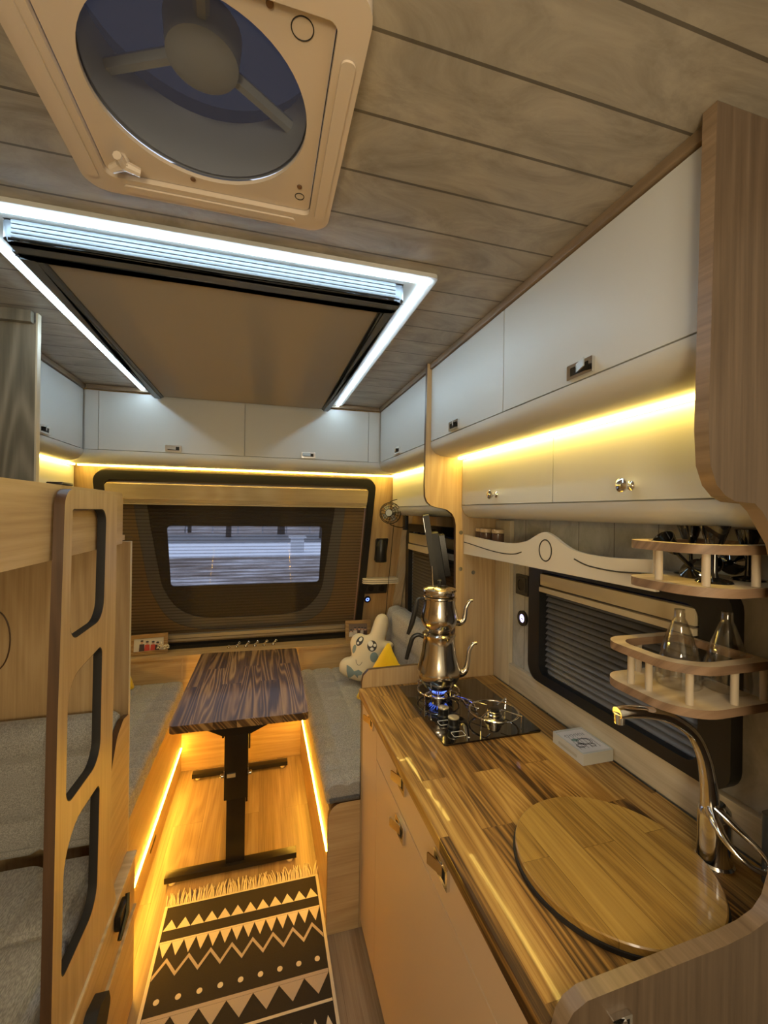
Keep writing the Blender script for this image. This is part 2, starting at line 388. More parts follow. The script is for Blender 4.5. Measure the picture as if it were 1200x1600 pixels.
def meshscreen():
    m, nt, b = new('mesh_screen'); b.inputs['Base Color'].default_value = (.07, .065, .06, 1); b.inputs['Roughness'].default_value = .9
    tr = N(nt, 'ShaderNodeBsdfTransparent'); mx = N(nt, 'ShaderNodeMixShader'); mx.inputs[0].default_value = .27
    nt.links.new(tr.outputs[0], mx.inputs[1]); nt.links.new(b.outputs[0], mx.inputs[2]); nt.links.new(mx.outputs[0], nt.nodes['Material Output'].inputs[0]); return m
def translucent(name, col):
    m, nt, b = new(name); t_ = N(nt, 'ShaderNodeBsdfTranslucent'); t_.inputs[0].default_value = (*col, 1); nt.links.new(t_.outputs[0], nt.nodes['Material Output'].inputs[0]); return m
def shaded_slats(name, col, z0, pitch):  # slat shading and dark gaps painted into the colour by height
    m, nt, b = new(name); g = N(nt, 'ShaderNodeNewGeometry'); sp = N(nt, 'ShaderNodeSeparateXYZ'); nt.links.new(g.outputs['Position'], sp.inputs[0])
    w_ = math1(nt, 'FRACT', math1(nt, 'DIVIDE', math1(nt, 'SUBTRACT', sp.outputs[2], z0), pitch))
    nt.links.new(ramp(nt, w_, [(0, (.01, .01, .01)), (.18, col), (.70, [c*.7 for c in col]), (.86, (.008, .008, .008))]), b.inputs['Base Color']); b.inputs['Roughness'].default_value = .35; return m
# ================================================================== STRUCTURE
ZC, XL, XR = 2.062, -1.02, .90
struct('floor', bx(XL-.05, XR+.05, -1.35, 2.9, -.04, 0), M_floor, smooth=0)
VX0, VX1, VY0, VY1 = -.262, .086, .452, .80
struct('ceiling', prism(B(), rect(XL-.05, XR+.05, -1.35, 2.6), ZC, ZC+.03, fXY, [rect(VX0, VX1, VY0, VY1)[::-1]]), M_ceil, smooth=0)
# right wall with the two side window openings
KW = rect(.625, 1.225, .985, 1.345, .04); SW = rect(1.70, 2.50, .80, 1.40, .05)
struct('wall_right', prism(B(), [(-1.35, 0), (2.78, 0), (2.78, .70), (2.45, ZC), (-1.35, ZC)], XR, XR+.03, fYZ, [KW[::-1], SW[::-1]]), M_wstone, smooth=0)
struct('wall_left', prism(B(), [(-1.35, 0), (2.78, 0), (2.78, .70), (2.45, ZC), (-1.35, ZC)], XL-.03, XL, fYZ), M_oakz, smooth=0)
struct('wall_back', bx(XL, XR, -1.36, -1.33, 0, ZC), M_white, smooth=0)
RK = .369
def rake(x, z, t): n = Vector((0, -1, -RK)).normalized(); return Vector((x, 2.42+(1.7-z)*RK, z))+n*t
WO = rect(-.765, .595, .70, 1.66, .05)
struct('wall_front', prism(B(), rect(XL, XR, .60, ZC), -.03, 0, rake, [WO[::-1]]), M_oakr, smooth=0)
struct('trim_1', bx(.598, .622, .45, 2.22, ZC-.022, ZC-.0005, bev=.004), M_cornice)
struct('trim_2', bx(-.775, .597, 2.207, 2.225, ZC-.02, ZC-.0005, bev=.004), wood('brown_cornice_cross', (.12, .08, .045), (.19, .13, .075), (.26, .18, .11), 'x', .4, fig=2, figamt=.2))
struct('trim_3', bx(-.80, -.778, 1.48, 2.22, ZC-.022, ZC-.0005, bev=.004), M_cornice)
# corner posts where the front wall meets the side walls
for nm, s_, x0, x1 in (('trim_4', 1, .84, .895), ('trim_5', -1, -1.015, -.96)):
    struct(nm, prism(B(), rect(x0, x1, .52, 1.70), .001, .02, rake), M_splashz)
# oak facing behind the kitchen counter
struct('trim_6', bx(XR-.018, XR-.001, .452, 1.385, .8665, .948, bev=.0015), M_splash)
struct('trim_7', bx(XR-.019, XR-.001, 1.386, 1.488, .8665, 1.475, bev=.0015), M_splashz)
# side wall oak lining beyond the divider panel
struct('trim_8', prism(B(), [(1.512, .45), (2.62, .45), (2.50, 1.70), (1.512, 1.70)], XR-.008, XR-.0005, fYZ, [rect(1.70, 2.50, .80, 1.40, .05)[::-1]]), M_oakz)

# ------------------------------------------------------------------ front window
w = obj('window_1', prism(B(), rect(-.81, .635, .655, 1.70, .06), .001, .03, rake, [rect(-.765, .595, .70, 1.655, .035)[::-1]]), M_black); w['kind'] = 'structure'
D_out = [(-.655, 1.56), (-.655, 1.50), (-.625, 1.12), (-.60, 1.0), (-.53, .85), (-.40, .775), (-.20, .752), (.10, .752), (.28, .78), (.39, .86), (.435, .98), (.45, 1.12), (.475, 1.50), (.475, 1.56)]
D_in = [(-.595, 1.56), (-.59, 1.45), (-.56, 1.12), (-.54, 1.02), (-.48, .91), (-.37, .845), (-.2, .83), (.1, .83), (.24, .852), (.32, .915), (.365, 1.0), (.38, 1.12), (.41, 1.45), (.415, 1.56)]
def smooth2(P): return [(v.x, v.y) for v in sm([(p[0], p[1], 0) for p in P], 4)]
Do, Di = smooth2(D_out), smooth2(D_in)
obj('window_surround', prism(B(), rect(-.764, .594, .701, 1.654, .03), -.028, -.024, rake, [Do]), plain('tan_surround', (.28, .185, .085), .6), w)
obj('glass_border', prism(B(), Do, -.036, -.030, rake, [Di[::-1]]), plain('grey_glass_border', (.16, .16, .16), .5), w)
obj('dark_border', prism(B(), rect(-.66, .48, .74, 1.57), -.042, -.037, rake, [rect(-.505, .345, 1.04, 1.395, .02)[::-1]]), plain('black_print', (.012, .012, .013), .6), w)
obj('pane', prism(B(), rect(-.66, .48, .74, 1.57), -.047, -.044, rake), M_pane, w)
bm = B(); zz = .765; k = 0; rows = []
while zz < 1.545:
    rows.append((zz, .012 if k % 2 else .004)); zz += .0095; k += 1
for (z0, t0), (z1, t1) in zip(rows, rows[1:]):
    vs = [bm.verts.new(rake(x, z, t)) for x, z, t in ((-.752, z0, t0), (.583, z0, t0), (.583, z1, t1), (-.752, z1, t1))]; bm.faces.new(vs)
bmesh.ops.remove_doubles(bm, verts=bm.verts, dist=1e-5)
obj('pleated_blind', bm, pleat('pleated_screen', (.02, .013, .008), (.09, .06, .03), .019, .74), w, smooth=0)
obj('blind_rail', prism(B(), rect(-.757, .588, .722, .762, .006), .002, .02, rake), M_alu, w)
obj('blind_rail_groove', prism(B(), rect(-.755, .586, .737, .741), .0201, .0208, rake), plain('groove', (.12, .1, .08), .5), w)
obj('blind_cassette', prism(B(), rect(-.757, .588, 1.565, 1.640, .01), .002, .045, rake), wood('cassette_oak', (.33, .25, .13), (.42, .33, .19), (.5, .41, .25), 'x', .4, fig=2, figamt=.2), w)
bm = B()
for a, b_, t in ((1.552, 1.564, .036), (1.541, 1.551, .028), (1.534, 1.540, .034)): prism(bm, rect(-.757, .588, a, b_, .002), .002, t, rake)
obj('screen_rail', bm, plain('champagne_rail', (.55, .45, .28), .35, .3), w)

# ------------------------------------------------------------------ kitchen window
w = obj('window_2', prism(B(), rect(.600, 1.248, .955, 1.365, .05), XR-.032, XR-.0005, fYZ, [rect(.665, 1.190, .985, 1.315, .03)[::-1]]), M_black); w['kind'] = 'structure'
obj('pane', bx(XR+.012, XR+.016, .63, 1.22, .99, 1.34), M_smoke, w)
obj('blind_cassette', bx(XR-.034, XR-.012, .672, 1.186, 1.27, 1.308, bev=.004), plain('champagne_cassette', (.5, .42, .28), .4), w)
obj('screen_rail', bx(XR-.038, XR-.012, .672, 1.186, 1.250, 1.266, bev=.003), plain('champagne_cassette2', (.56, .48, .34), .4), w)
bm = B()
for k in range(16):
    z = .985+k*.0178; vs = [bm.verts.new((XR-.010, y, z)) for y in (.668, 1.188)]+[bm.verts.new((XR+.001, y, z+.0150)) for y in (1.188, .668)]; bm.faces.new(vs)
obj('pleated_blind', bm, shaded_slats('shaded_dark_slats', (.13, .13, .145), .985, .0178), w, smooth=0)
# ------------------------------------------------------------------ dinette side window
w = obj('window_3', prism(B(), rect(1.665, 2.530, .77, 1.43, .06), XR-.034, XR-.0085, fYZ, [rect(1.72, 2.475, .82, 1.385, .03)[::-1]]), M_black); w['kind'] = 'structure'
obj('pane', bx(XR+.012, XR+.016, 1.70, 2.50, .80, 1.40), M_smoke, w)
obj('blind_cassette', bx(XR-.036, XR-.012, 1.725, 2.47, 1.315, 1.375, bev=.004), plain('champagne_cassette3', (.5, .42, .28), .4), w)
obj('screen_rail', bx(XR-.04, XR-.012, 1.725, 2.47, 1.275, 1.31, bev=.004), plain('champagne_cassette4', (.56, .48, .34), .4), w)
bm = B()
for k in range(24):
    z = .822+k*.0188; vs = [bm.verts.new((XR-.011, y, z)) for y in (1.72, 2.475)]+[bm.verts.new((XR+.001, y, z+.015)) for y in (2.475, 1.72)]; bm.faces.new(vs)
obj('pleated_blind', bm, shaded_slats('shaded_dark_slats2', (.15, .125, .095), .822, .0188), w, smooth=0)

# ================================================================== OUTSIDE (seen through the front window)
m, nt, b = new('frosty_ground'); L = nt.links.new
g = N(nt, 'ShaderNodeNewGeometry'); n = N(nt, 'ShaderNodeTexNoise'); n.inputs['Scale'].default_value = .9; n.inputs['Detail'].default_value = 10; n.inputs['Roughness'].default_value = .75
mp = N(nt, 'ShaderNodeMapping'); mp.inputs['Scale'].default_value = (.5, 1.4, 1); L(g.outputs['Position'], mp.inputs[0]); L(mp.outputs[0], n.inputs['Vector'])
L(ramp(nt, n.outputs['Fac'], [(.42, (.11, .08, .065)), (.54, (.30, .27, .27)), (.68, (.66, .68, .74))]), b.inputs['Base Color']); b.inputs['Roughness'].default_value = .9
struct('trim_9', bx(-60, 60, 6, 150, -.62, -.5), m, smooth=0).name = 'snowy_ground'
struct('snow_bank', bx(-60, 60, 19, 27, -.5, -.46, bev=.01), plain('snow', (.74, .78, .86), .8, bump=1, bscale=3, vary=.15))
struct('asphalt_road', bx(-60, 60, 27.5, 36, -.5, -.47), plain('asphalt', (.10, .11, .13), .6, vary=.3, bscale=2))
bm = B()
for x in range(-22, 26, 2):
    box(bm, x-.07, x+.07, 37.9, 38.05, -.5, .75)
for z in (.25, .6): box(bm, -22, 25, 37.94, 38.0, z-.08, z+.08)
tag(obj('wooden_fence', bm, plain('snowy_wood', (.4, .4, .43), .8)), 'low rail fence beyond the road seen through the front window', 'fence')
for k, (x, y, h_, r_) in enumerate([(-6.2, 40, 5, .28), (-2.4, 33, 5, .2), (1.5, 37, 6, .32), (4.2, 31, 5, .26), (6.8, 41, 6, .35), (-10, 39, 6, .3)]):
    t = thing('tree', ['slender dark tree trunk at the far left of the front window view', 'thin dark trunk by the road left of centre in the front window', 'dark trunk behind the road near the centre of the front window', 'dark trunk near the road right of centre in the front window', 'thick trunk beyond the fence at the right of the front window', 'dark trunk beyond the fence hidden by the left window border'][k], 'tree', (x, y, -.5), 'trees outside')
    tube(bm := B(), [(x, y, -.5), (x+.05, y, h_*.3), (x-.1, y, h_)], [r_, r_*.8, r_*.5], 8); obj('trunk', bm, plain('bark', (.045, .04, .04), .9), t)
    bm = B()
    for q in range(9):
        a = q*2.4; z = 1.2+q*.4; tube(bm, [(x, y, z), (x+cos(a)*.8, y+sin(a)*.5, z+.5), (x+cos(a)*1.7, y+sin(a), z+.7)], [.07, .045, .015], 5)
    obj('branch', bm, MATS['bark'], t)
bm = B(); box(bm, 1.3, 1.9, 20.4, 20.9, -.46, .22, bev=.03); box(bm, 1.2, 2.0, 20.3, 21.0, .22, .3, bev=.02)
tag(obj('utility_box', bm, plain('white_box', (.6, .62, .66), .6)), 'small white box standing in the snow outside the front window', 'box')

# ================================================================== CEILING: roof vent, skylight
v = thing('roof_vent', 'square beige plastic ceiling vent with round fan opening', 'roof vent', (-.088, .626, ZC-.035))
X0, X1, Y0, Y1 = -.288, .110, .428, .824
bm = prism(B(), rect(X0, X1, Y0, Y1, .035, 8), ZC-.024, ZC-.0005, fXY, [rect(-.250, .074, .466, .786, .012)[::-1]])
bmesh.ops.bevel(bm, geom=[e for e in bm.edges if all(abs(v_.co.z-(ZC-.024)) < 1e-5 for v_ in e.verts) and len(e.link_faces) == 2 and abs(e.link_faces[0].normal.z-e.link_faces[1].normal.z) > .5], offset=.006, segments=3, affect='EDGES')
obj('frame', bm, M_vent, v)
for i_, (a, b_, c, d) in enumerate(((.083, .101, .50, .79), (-.279, -.261, .50, .79), (-.23, .05, .797, .812))):
    obj('cover_strip', prism(B(), rect(a, b_, c, d, .008), ZC-.0275, ZC-.0245, fXY), M_vent, v)
hole = circ(-.086, .622, .139, 64)
p = obj('inner_panel', prism(B(), rect(-.2485, .0725, .4675, .7845, .01), ZC-.016, ZC-.010, fXY, [hole[::-1]]), M_vent, v)
obj('panel_groove', bx(.0728, .0738, .468, .786, ZC-.0165, ZC-.0155), M_gap, p)
for x, y in ((.04, .482), (-.015, .484)): pass
obj('button_outline', torus(B(), (.036, .490, ZC-.0162), .0125, .0007, 32, 6), M_gap, p); obj('button_outline', torus(B(), (.054, .752, ZC-.0162), .0075, .0007, 24, 6), M_gap, p)
for x, y in ((.0, .475), (-.222, .49), (.052, .728), (-.118, .763)):
    obj('screw', lathe(B(), disc(.0042, .002), (x, y, ZC-.0185), 12), plain('rusty_screw', (.2, .12, .07), .5, .6) if 'rusty_screw' not in MATS else MATS['rusty_screw'], p)
bm = B(); lathe(bm, [(0, 0), (.009, 0), (.009, .012), (.005, .018), (0, .018)], (-.215, .745, ZC-.034), 20)
for a in (.4, 2.5, 4.6): tube(bm, [(-.215, .745, ZC-.03), (-.215+cos(a)*.024, .745+sin(a)*.02, ZC-.032)], [.008, .0065], 8)
obj('crank_knob', bm, M_vent, v)
obj('insect_screen', prism(B(), circ(-.086, .622, .1385, 64), ZC-.009, ZC-.0085, fXY), meshscreen(), v)
M_duct = plain('bluish_plastic', (.50, .54, .62), .5)
bm = B(); n = 48
lathe(bm, [(.1385, 0), (.150, .10), (.156, .10), (.145, 0)], (-.086, .622, ZC-.003), n); obj('duct', bm, M_duct, v)
fan = obj('fan_hub', lathe(B(), [(0, 0), (.03, 0), (.046, .008), (.05, .05), (0, .05)], (-.086, .622, ZC+.035), 32), M_duct, v)
for a in (radians(35), radians(155), radians(275)):
    d = Vector((cos(a), sin(a), 0)); c_ = Vector((-.086, .622, ZC+.06)); obj('strut', tube(B(), [c_+d*.045, c_+d*.147], [.010, .010], 6), M_duct, fan)
obj('lid', lathe(B(), [(.156, .098), (.17, .10), (.17, .14), (.1, .175), (0, .18)], (-.086, .622, ZC-.003), 48), translucent('tinted_lid', (.045, .05, .07)), v)

s = thing('skylight', 'large framed roof hatch with closed beige blind and white light strips', 'skylight', (-.08, 1.6, ZC-.06))
SX0, SX1, SY0, SY1 = -.555, .392, .930, 2.204
obj('flange', prism(B(), rect(SX0, SX1, SY0, SY1, .012), ZC-.010, ZC-.0005, fXY, [rect(SX0+.07, SX1-.07, SY0+.05, SY1-.03)[::-1]]), M_white, s)
h0 = ZC-.052
# slate rails around the blind
for nm, pts in (('near_rail', rect(-.49, .325, .985, 1.045, .012)), ('side_rail', rect(.285, .3255, 1.046, 2.203)), ('side_rail', rect(-.5, -.455, 1.046, 2.203))):
    bm = prism(B(), pts, h0 + (0 if nm == 'near_rail' else .004), ZC-.0102, fXY)
    bmesh.ops.bevel(bm, geom=[e for e in bm.edges if all(abs(q.co.z-min(v_.co.z for v_ in bm.verts)) < 1e-5 for q in e.verts)], offset=.009, segments=3, affect='EDGES')
    obj(nm, bm, M_slate, s)
bm = B()
for k in range(4): box(bm, -.47, .30, .976-.0+k*.0, .9845, ZC-.047+k*.009, ZC-.0395+k*.009, bev=.0012)
obj('rail_rib', bm, plain('ribbed_grey', (.13, .15, .17), .45), s)
obj('near_rail_dark_face', bx(-.455, .285, 1.0455, 1.062, h0+.006, ZC-.011), M_slated, s).name = 'inner_rail'  # darker slate strip along the inner side of the near rail
obj('blind_cloth', bx(-.4548, .2848, 1.0625, 2.203, ZC-.034, ZC-.030), M_shade, s)
def emis(name, col, st):
    m, nt, b = new(name); b.inputs['Base Color'].default_value = (.8, .8, .8, 1); b.inputs['Emission Color'].default_value = (*col, 1); b.inputs['Emission Strength'].default_value = st; return m
M_ec, M_ew, M_ea = emis('cool_led', COOL, E_COOL), emis('warm_led', WARM, E_WARM), emis('amber_led', AMBER, E_AMBER)
obj('light_strip', bx(-.53, .378, .945, .957, ZC-.0145, ZC-.0102, bev=.001), M_ec, s)
obj('light_strip', bx(.362, .374, .962, 2.198, ZC-.0145, ZC-.0102, bev=.001), M_ec, s)
obj('light_strip', bx(-.548, -.536, .962, 2.198, ZC-.0145, ZC-.0102, bev=.001), M_ec, s)

# ================================================================== cabinet pieces
fR = lambda x: (lambda a, b_, n_: Vector((x-n_, a, b_)))        # right-hand face: a = y, b = z, n out of the face towards the aisle
fL = lambda x: (lambda a, b_, n_: Vector((x+n_, a, b_)))
fF = lambda y: (lambda a, b_, n_: Vector((a, y-n_, b_)))
def latch(parent, f, a, b_, w_=.07, h_=.030, flip=1):
    bm = B()
    prism(bm, rect(a-w_/2, a+w_/2, b_-h_/2, b_+h_/2, .002), .0002, .007, f, [rect(a-w_*.36, a+w_*.36, b_-h_*.28, b_+h_*.28, .001)[::-1]])
    l = obj('latch', bm, M_chrome, parent)
    obj('latch_recess', prism(B(), rect(a-w_*.355, a+w_*.355, b_-h_*.275, b_+h_*.275), .0003, .002, f), M_gap, l) if False else None
    bm = B()
    prism(bm, rect(a-w_*.36, a+w_*.36, b_-h_*.28, b_+h_*.28), .0003, .0015, f, mi=1)
    tilt = lambda p, q, t: f(p, q+.0, t+.0085+(p-a)*flip*(-.42))
    prism(bm, rect(a-w_*.46*flip if flip > 0 else a-w_*.15, a+w_*.15 if flip > 0 else a+w_*.46, b_-h_*.2, b_+h_*.36, .001), .0, .003, tilt)
    obj('latch_lever', bm, [M_chrome, M_gap], parent)
def knob(parent, f, a, b_):
    c0, c1 = f(a, b_, .0), f(a, b_, 1); ax = (c1-c0)
    obj('knob', lathe(B(), [(.010, 0), (.010, .003), (.005, .006), (.0055, .016), (.011, .019), (.0145, .024), (.0145, .028), (.010, .031), (0, .032)], c0, 24, ax), M_chrome, parent)
def door(parent, f, a0, a1, b0, b1, mat=M_white, th=.012, name='door'):
    return obj(name, prism(B(), rect(a0+.0017, a1-.0017, b0+.0015, b1-.0015, .002, 2), -th, 0, f), mat, parent)

VAL = [(0, 1.766), (.0, 1.752), (.006, 1.738), (.020, 1.724), (.045, 1.715), (.08, 1.712), (.135, 1.712)]
def overhead(t, f, a0, a1, depth, seams, latches, zt=ZC-.0225, dzb=1.768, b0=None, b1=None):
    """carcass with rounded valance, doors in front. depth = behind the face"""
    prof = [(-d, z) for d, z in VAL]+[(-depth, 1.712), (-depth, zt), (-.0135, zt), (-.0135, 1.7665)]
    fm = lambda n_, z, a: f(a, z, n_)
    prof = [(-VAL[0][0], 1.7665)]+[(-d, z) for d, z in VAL[1:]]+[(-max(depth, .1351), 1.7121), (-depth, zt), (-.0135, zt), (-.0135, 1.7665)]
    obj('body', prism(B(), prof, a0 if b0 is None else b0, a1 if b1 is None else b1, fm), M_white, t)
    es = [a0]+seams+[a1]
    for i in range(len(es)-1):
        if latches[i] is None:
            obj('filler_panel', prism(B(), rect(es[i]+.001, es[i+1]-.001, 1.768, zt-.001), -.013, -.002, f), M_white, t); continue
        d = door(t, f, es[i], es[i+1], 1.768, zt-.001); latch(d, f, latches[i], 1.789)
def strip(label, bm, mat=None):
    return tag(obj('light_strip', bm, mat or M_ew), label, 'light strip')

t = thing('overhead_cabinet', 'white overhead cabinet above the kitchen counter with two doors', 'cabinet', (.75, .97, 1.712))
overhead(t, fR(.605), .4515, 1.4935, .2945, [.993], [.705, 1.285])
t = thing('overhead_cabinet', 'white overhead cabinet on the right wall past the wooden divider', 'cabinet', (.75, 1.86, 1.712))
overhead(t, fR(.605), 1.5125, 2.2195, .294, [2.200], [1.90, None])
t = thing('overhead_cabinet', 'white overhead cabinet across the front above the big window', 'cabinet', (-.09, 2.3, 1.712))
overhead(t, fF(2.226), -.7845, .6035, .060, [-.728, -.091, .542], [None, -.413, .223, None], b0=XL+.001, b1=XR-.001)
t = thing('overhead_cabinet', 'white overhead cabinet on the left wall beside the wooden wardrobe panel', 'cabinet', (-.9, 1.86, 1.712))
overhead(t, fL(-.787), 1.4785, 2.2245, .228, [2.200], [1.865, None])

# small wall cabinets with a rounded lip
LIP = [(0, 1.529), (.002, 1.517), (.010, 1.500), (.028, 1.486), (.055, 1.482)]
def small(t, f, a0, a1, depth, seams, knobs, right=None):
    prof = [(-.0005, 1.529)]+[(-d, z) for d, z in LIP[1:]]+[(-depth, 1.482), (-depth, 1.7105), (-.0135, 1.7105), (-.0135, 1.529)]
    obj('body', prism(B(), prof, a0, a1, lambda n_, z, a: f(a, z, n_)), M_white, t)
    es = [a0]+seams+[a1]
    for i in range(len(es)-1):
        d = door(t, f, es[i], es[i+1], 1.5305, 1.7045)
        if knobs[i]: knob(d, f, knobs[i], 1.562)
t = thing('wall_cabinet', 'low white wall cabinet with two round knobs above the kitchen window', 'cabinet', (.82, .97, 1.482))
small(t, fR(.735), .4515, 1.4895, .163, [.958], [.708, 1.237])
t = thing('wall_cabinet', 'low white wall cabinet behind the small black fan', 'cabinet', (.82, 1.9, 1.482))
small(t, fR(.735), 1.5125, 2.40, .156, [1.86], [None, None])
t = thing('wall_cabinet', 'low white wall cabinet on the left wall above the bunk rail', 'cabinet', (-.95, 1.9, 1.482))
small(t, fL(-.885), 1.4785, 2.40, .134, [], [None])
strip('warm yellow light strip above the small kitchen cabinet doors', bx(.716, .733, .455, 1.489, 1.7055, 1.7115, bev=.001))
strip('warm light strip on the right wall past the divider', bx(.716, .733, 1.514, 2.39, 1.7055, 1.7115, bev=.001))
strip('warm light strip above the big front window', bx(-.86, .71, 2.366, 2.374, 1.705, 1.7115, bev=.001))
strip('warm light strip on the left wall beside the front window', bx(-.88, -.866, 1.48, 2.36, 1.7055, 1.7115, bev=.001))

# ------------------------------------------------------------------ dividing panels beside the kitchen
prof = [(.3525, .001), (.3525, .885), (.357, .908), (.375, .926), (.40, .928), (.690, .930), (.708, .935), (.7165, .95), (.7165, 1.21), (.713, 1.455), (.708, 1.478), (.697, 1.497), (.678, 1.511), (.66, 1.516), (.637, 1.519), (.61, 1.527), (.594, 1.541), (.586, 1.560), (.584, 1.60), (.588, ZC-.0008), (XR-.001, ZC-.0008), (XR-.001, .001)]
tp = obj('divider_panel', prism(B(), prof, 1.4945, 1.5115, fXZ, mi=0, mside=1), [M_oakz, M_edge]); tag(tp, 'tall light oak divider panel at the far end of the kitchen counter', 'panel')
for x, z in ((.735, 1.425), (.735, 1.285)):
    obj('screw_cap', lathe(B(), disc(.008, .0012), (x, 1.4944, z), 20, (0, -1, 0)), M_greyedoak, tp)
obj('screw_cap', lathe(B(), disc(.008, .0012), (.79, 1.4944, 1.27), 20, (0, -1, 0)), M_greyedoak, tp)
prof = [(.352, .001), (.352, .86), (.359, .884), (.370, .897), (.39, .905), (.514, .909), (.621, .912), (.667, .917), (.698, .926), (.716, .942), (.728, .97), (.735, 1.02), (.735, 1.40), (.715, 1.46), (.695, 1.485), (.677, 1.508), (.662, 1.519), (.625, 1.521), (.606, 1.529), (.590, 1.543), (.578, 1.57), (.574, 1.62), (.582, ZC-.0008), (XR-.001, ZC-.0008), (XR-.001, .001)]
tp = obj('end_panel', prism(B(), prof, .430, .450, fXZ, mi=0, mside=1), [M_panel, M_pedge]); tag(tp, 'brown oak end panel closest to the camera, curved around the counter and cabinets', 'panel')
latch(tp, fF(.430), .437, .868, .030, .020)

# ================================================================== KITCHEN BASE
t = thing('kitchen_base_cabinet', 'cream kitchen base cabinet with chrome latches under the wooden counter', 'cabinet', (.6, .97, 0))
obj('body', bx(.369, XR-.002, .4515, 1.4925, .05, .833), M_oakz, t)
obj('plinth', bx(.40, XR-.002, .4515, 1.4925, .001, .0495), M_gap, t)
f = fR(.356)
d = door(t, f, 1.297, 1.492, .03, .832, M_cream); latch(d, f, 1.360, .808, .062, .036, -1)
d = door(t, f, .4525, 1.297, .718, .832, M_cream, name='drawer'); latch(d, f, 1.04, .806, .064, .042, -1); latch(d, f, .782, .79, .064, .042, -1)
d = door(t, f, .4525, 1.297, .03, .716, M_cream, name='drop_door'); latch(d, f, 1.045, .68, .064, .042, -1)
bm = bx(.340, XR-.0195, .4515, 1.4935, .835, .865, bev=.005, seg=3)
tag(obj('worktop', bm, M_counter), 'glossy varnished rustic pine kitchen worktop', 'worktop')
tag(obj('sink_lid', lathe(B(), [(0, 0), (.160, 0), (.165, .002), (.165, .017), (.163, .019), (0, .019)], (.611, .622, .8655), 96), [M_board]), 'round wooden lid covering the sink in the worktop', 'sink lid')
obj('lid_gap_shade', lathe(B(), [(.1652, .0), (.1685, .0), (.1685, .007), (.1652, .007), (.1652, 0)], (.611, .622, .8656), 96), M_rub, bpy.data.objects['sink_lid'])  # black ring added to stand in for the dark gap around the lid

# hob
h = thing('gas_hob', 'black glass two burner gas hob set into the worktop', 'hob', (.636, 1.263, .8655))
obj('glass_plate', prism(B(), rect(.482, .790, 1.063, 1.463, .008), .8655, .8705, fXY), M_gloss, h)
for bxx, by, R in ((.585, 1.345, .070), (.688, 1.158, .073)):
    b_ = obj('burner', lathe(B(), [(.0, 0), (.032, 0), (.032, .006), (.024, .010), (.024, .018), (.021, .020), (.021, .026), (.018, .028), (0, .028)], (bxx, by, .8708), 32), M_steel, h)
    obj('burner_cap', lathe(B(), disc(.017, .004), (bxx, by, .899), 24), M_blackm, b_)
    bm = B(); torus(bm, (bxx, by, .896), R, .0028, 48, 8)
    for q in range(4):
        a = radians(35)+q*pi/2; d_ = Vector((cos(a), sin(a), 0)); c_ = Vector((bxx, by, 0))
        tube(bm, [c_+d_*(R+.012)+Vector((0, 0, .873)), c_+d_*(R+.014)+Vector((0, 0, .906)), c_+d_*(R*.32)+Vector((0, 0, .906))], .0024, 6)
    obj('pan_grate', bm, M_chrome, h)
bm = B(); tube(bm, [(.63, 1.327, .873), (.655, 1.30, .874), (.648, 1.263, .874), (.668, 1.215, .88)], .0018, 6); tube(bm, [(.642, 1.34, .873), (.668, 1.30, .874), (.675, 1.26, .874), (.66, 1.215, .876)], .0018, 6)
obj('lid_hinge_wire', bm, M_chrome, h)
for x, y in ((.545, 1.212), (.548, 1.146)):
    k_ = obj('knob', lathe(B(), [(0, 0), (.018, 0), (.0185, .004), (.0155, .008), (.0165, .026), (0, .026)], (x, y, .8708), 28), M_black, h)
    obj('knob_cap', lathe(B(), disc(.0165, .003), (x, y, .8970), 28), M_alu, k_)
wp = plain('white_print', (.7, .7, .7), .5)
for x, y in ((.528, 1.175), (.540, 1.105)):
    bm = B(); R_ = rect(x-.014, x+.022, y-.013, y+.013, .004, 3); tube(bm, [(p_[0], p_[1], .8709) for p_ in R_], .0007, 4, closed=True); obj('printed_mark', bm, wp, h)
obj('igniter_mark', bx(.562, .567, 1.078, 1.083, .8706, .8712), wp, h)
bm = B()
for q in range(18):
    a = q*2*pi/18; c_ = Vector((.585+cos(a)*.022, 1.345+sin(a)*.022, .894)); d_ = Vector((cos(a), sin(a), .55))
    tube(bm, [c_, c_+d_*.007, c_+d_*.012], [.0020, .0016, .0002], 5)
obj('gas_flame', bm, emis('blue_flame', (.05, .16, 1), 1.2), h)

# kettle and teapot
def spout(bm, c, pts, rr):
    tube(bm, sm([Vector(c)+Vector((p_[0]*.97, -p_[0]*.24, p_[1])) for p_ in pts], 6), smr(rr, 6), 12)
kc = (.585, 1.345, .9085)
t = thing('kettle', 'worn steel kettle on the lit rear burner under the small teapot', 'kettle', kc)
obj('body', lathe(B(), [(0, 0), (.046, 0), (.052, .004), (.060, .018), (.070, .034), (.0735, .048), (.0725, .062), (.066, .085), (.059, .115), (.055, .150), (.054, .170), (.0575, .176), (.0575, .180), (.053, .184), (.0, .185)], kc, 48), M_steel, t)
bm = B(); spout(bm, kc, [(.058, .048), (.078, .043), (.094, .058), (.100, .085), (.104, .118), (.116, .142), (.130, .147)], [.018, .013, .0105, .0085, .007, .006, .0055]); obj('spout', bm, M_steel, t)
bm = B(); tube(bm, sm([(kc[0]-.050, kc[1]+.012, 1.075), (kc[0]-.070, kc[1]+.017, 1.083), (kc[0]-.088, kc[1]+.022, 1.072), (kc[0]-.098, kc[1]+.024, 1.04), (kc[0]-.108, kc[1]+.027, 1.0)], 6), smr([.006, .007, .008, .008, .0065], 6), 10); obj('handle', bm, M_black, t)
tc = (.585, 1.345, 1.094)
t = thing('teapot', 'small worn steel teapot with lid stacked on top of the kettle', 'teapot', tc)
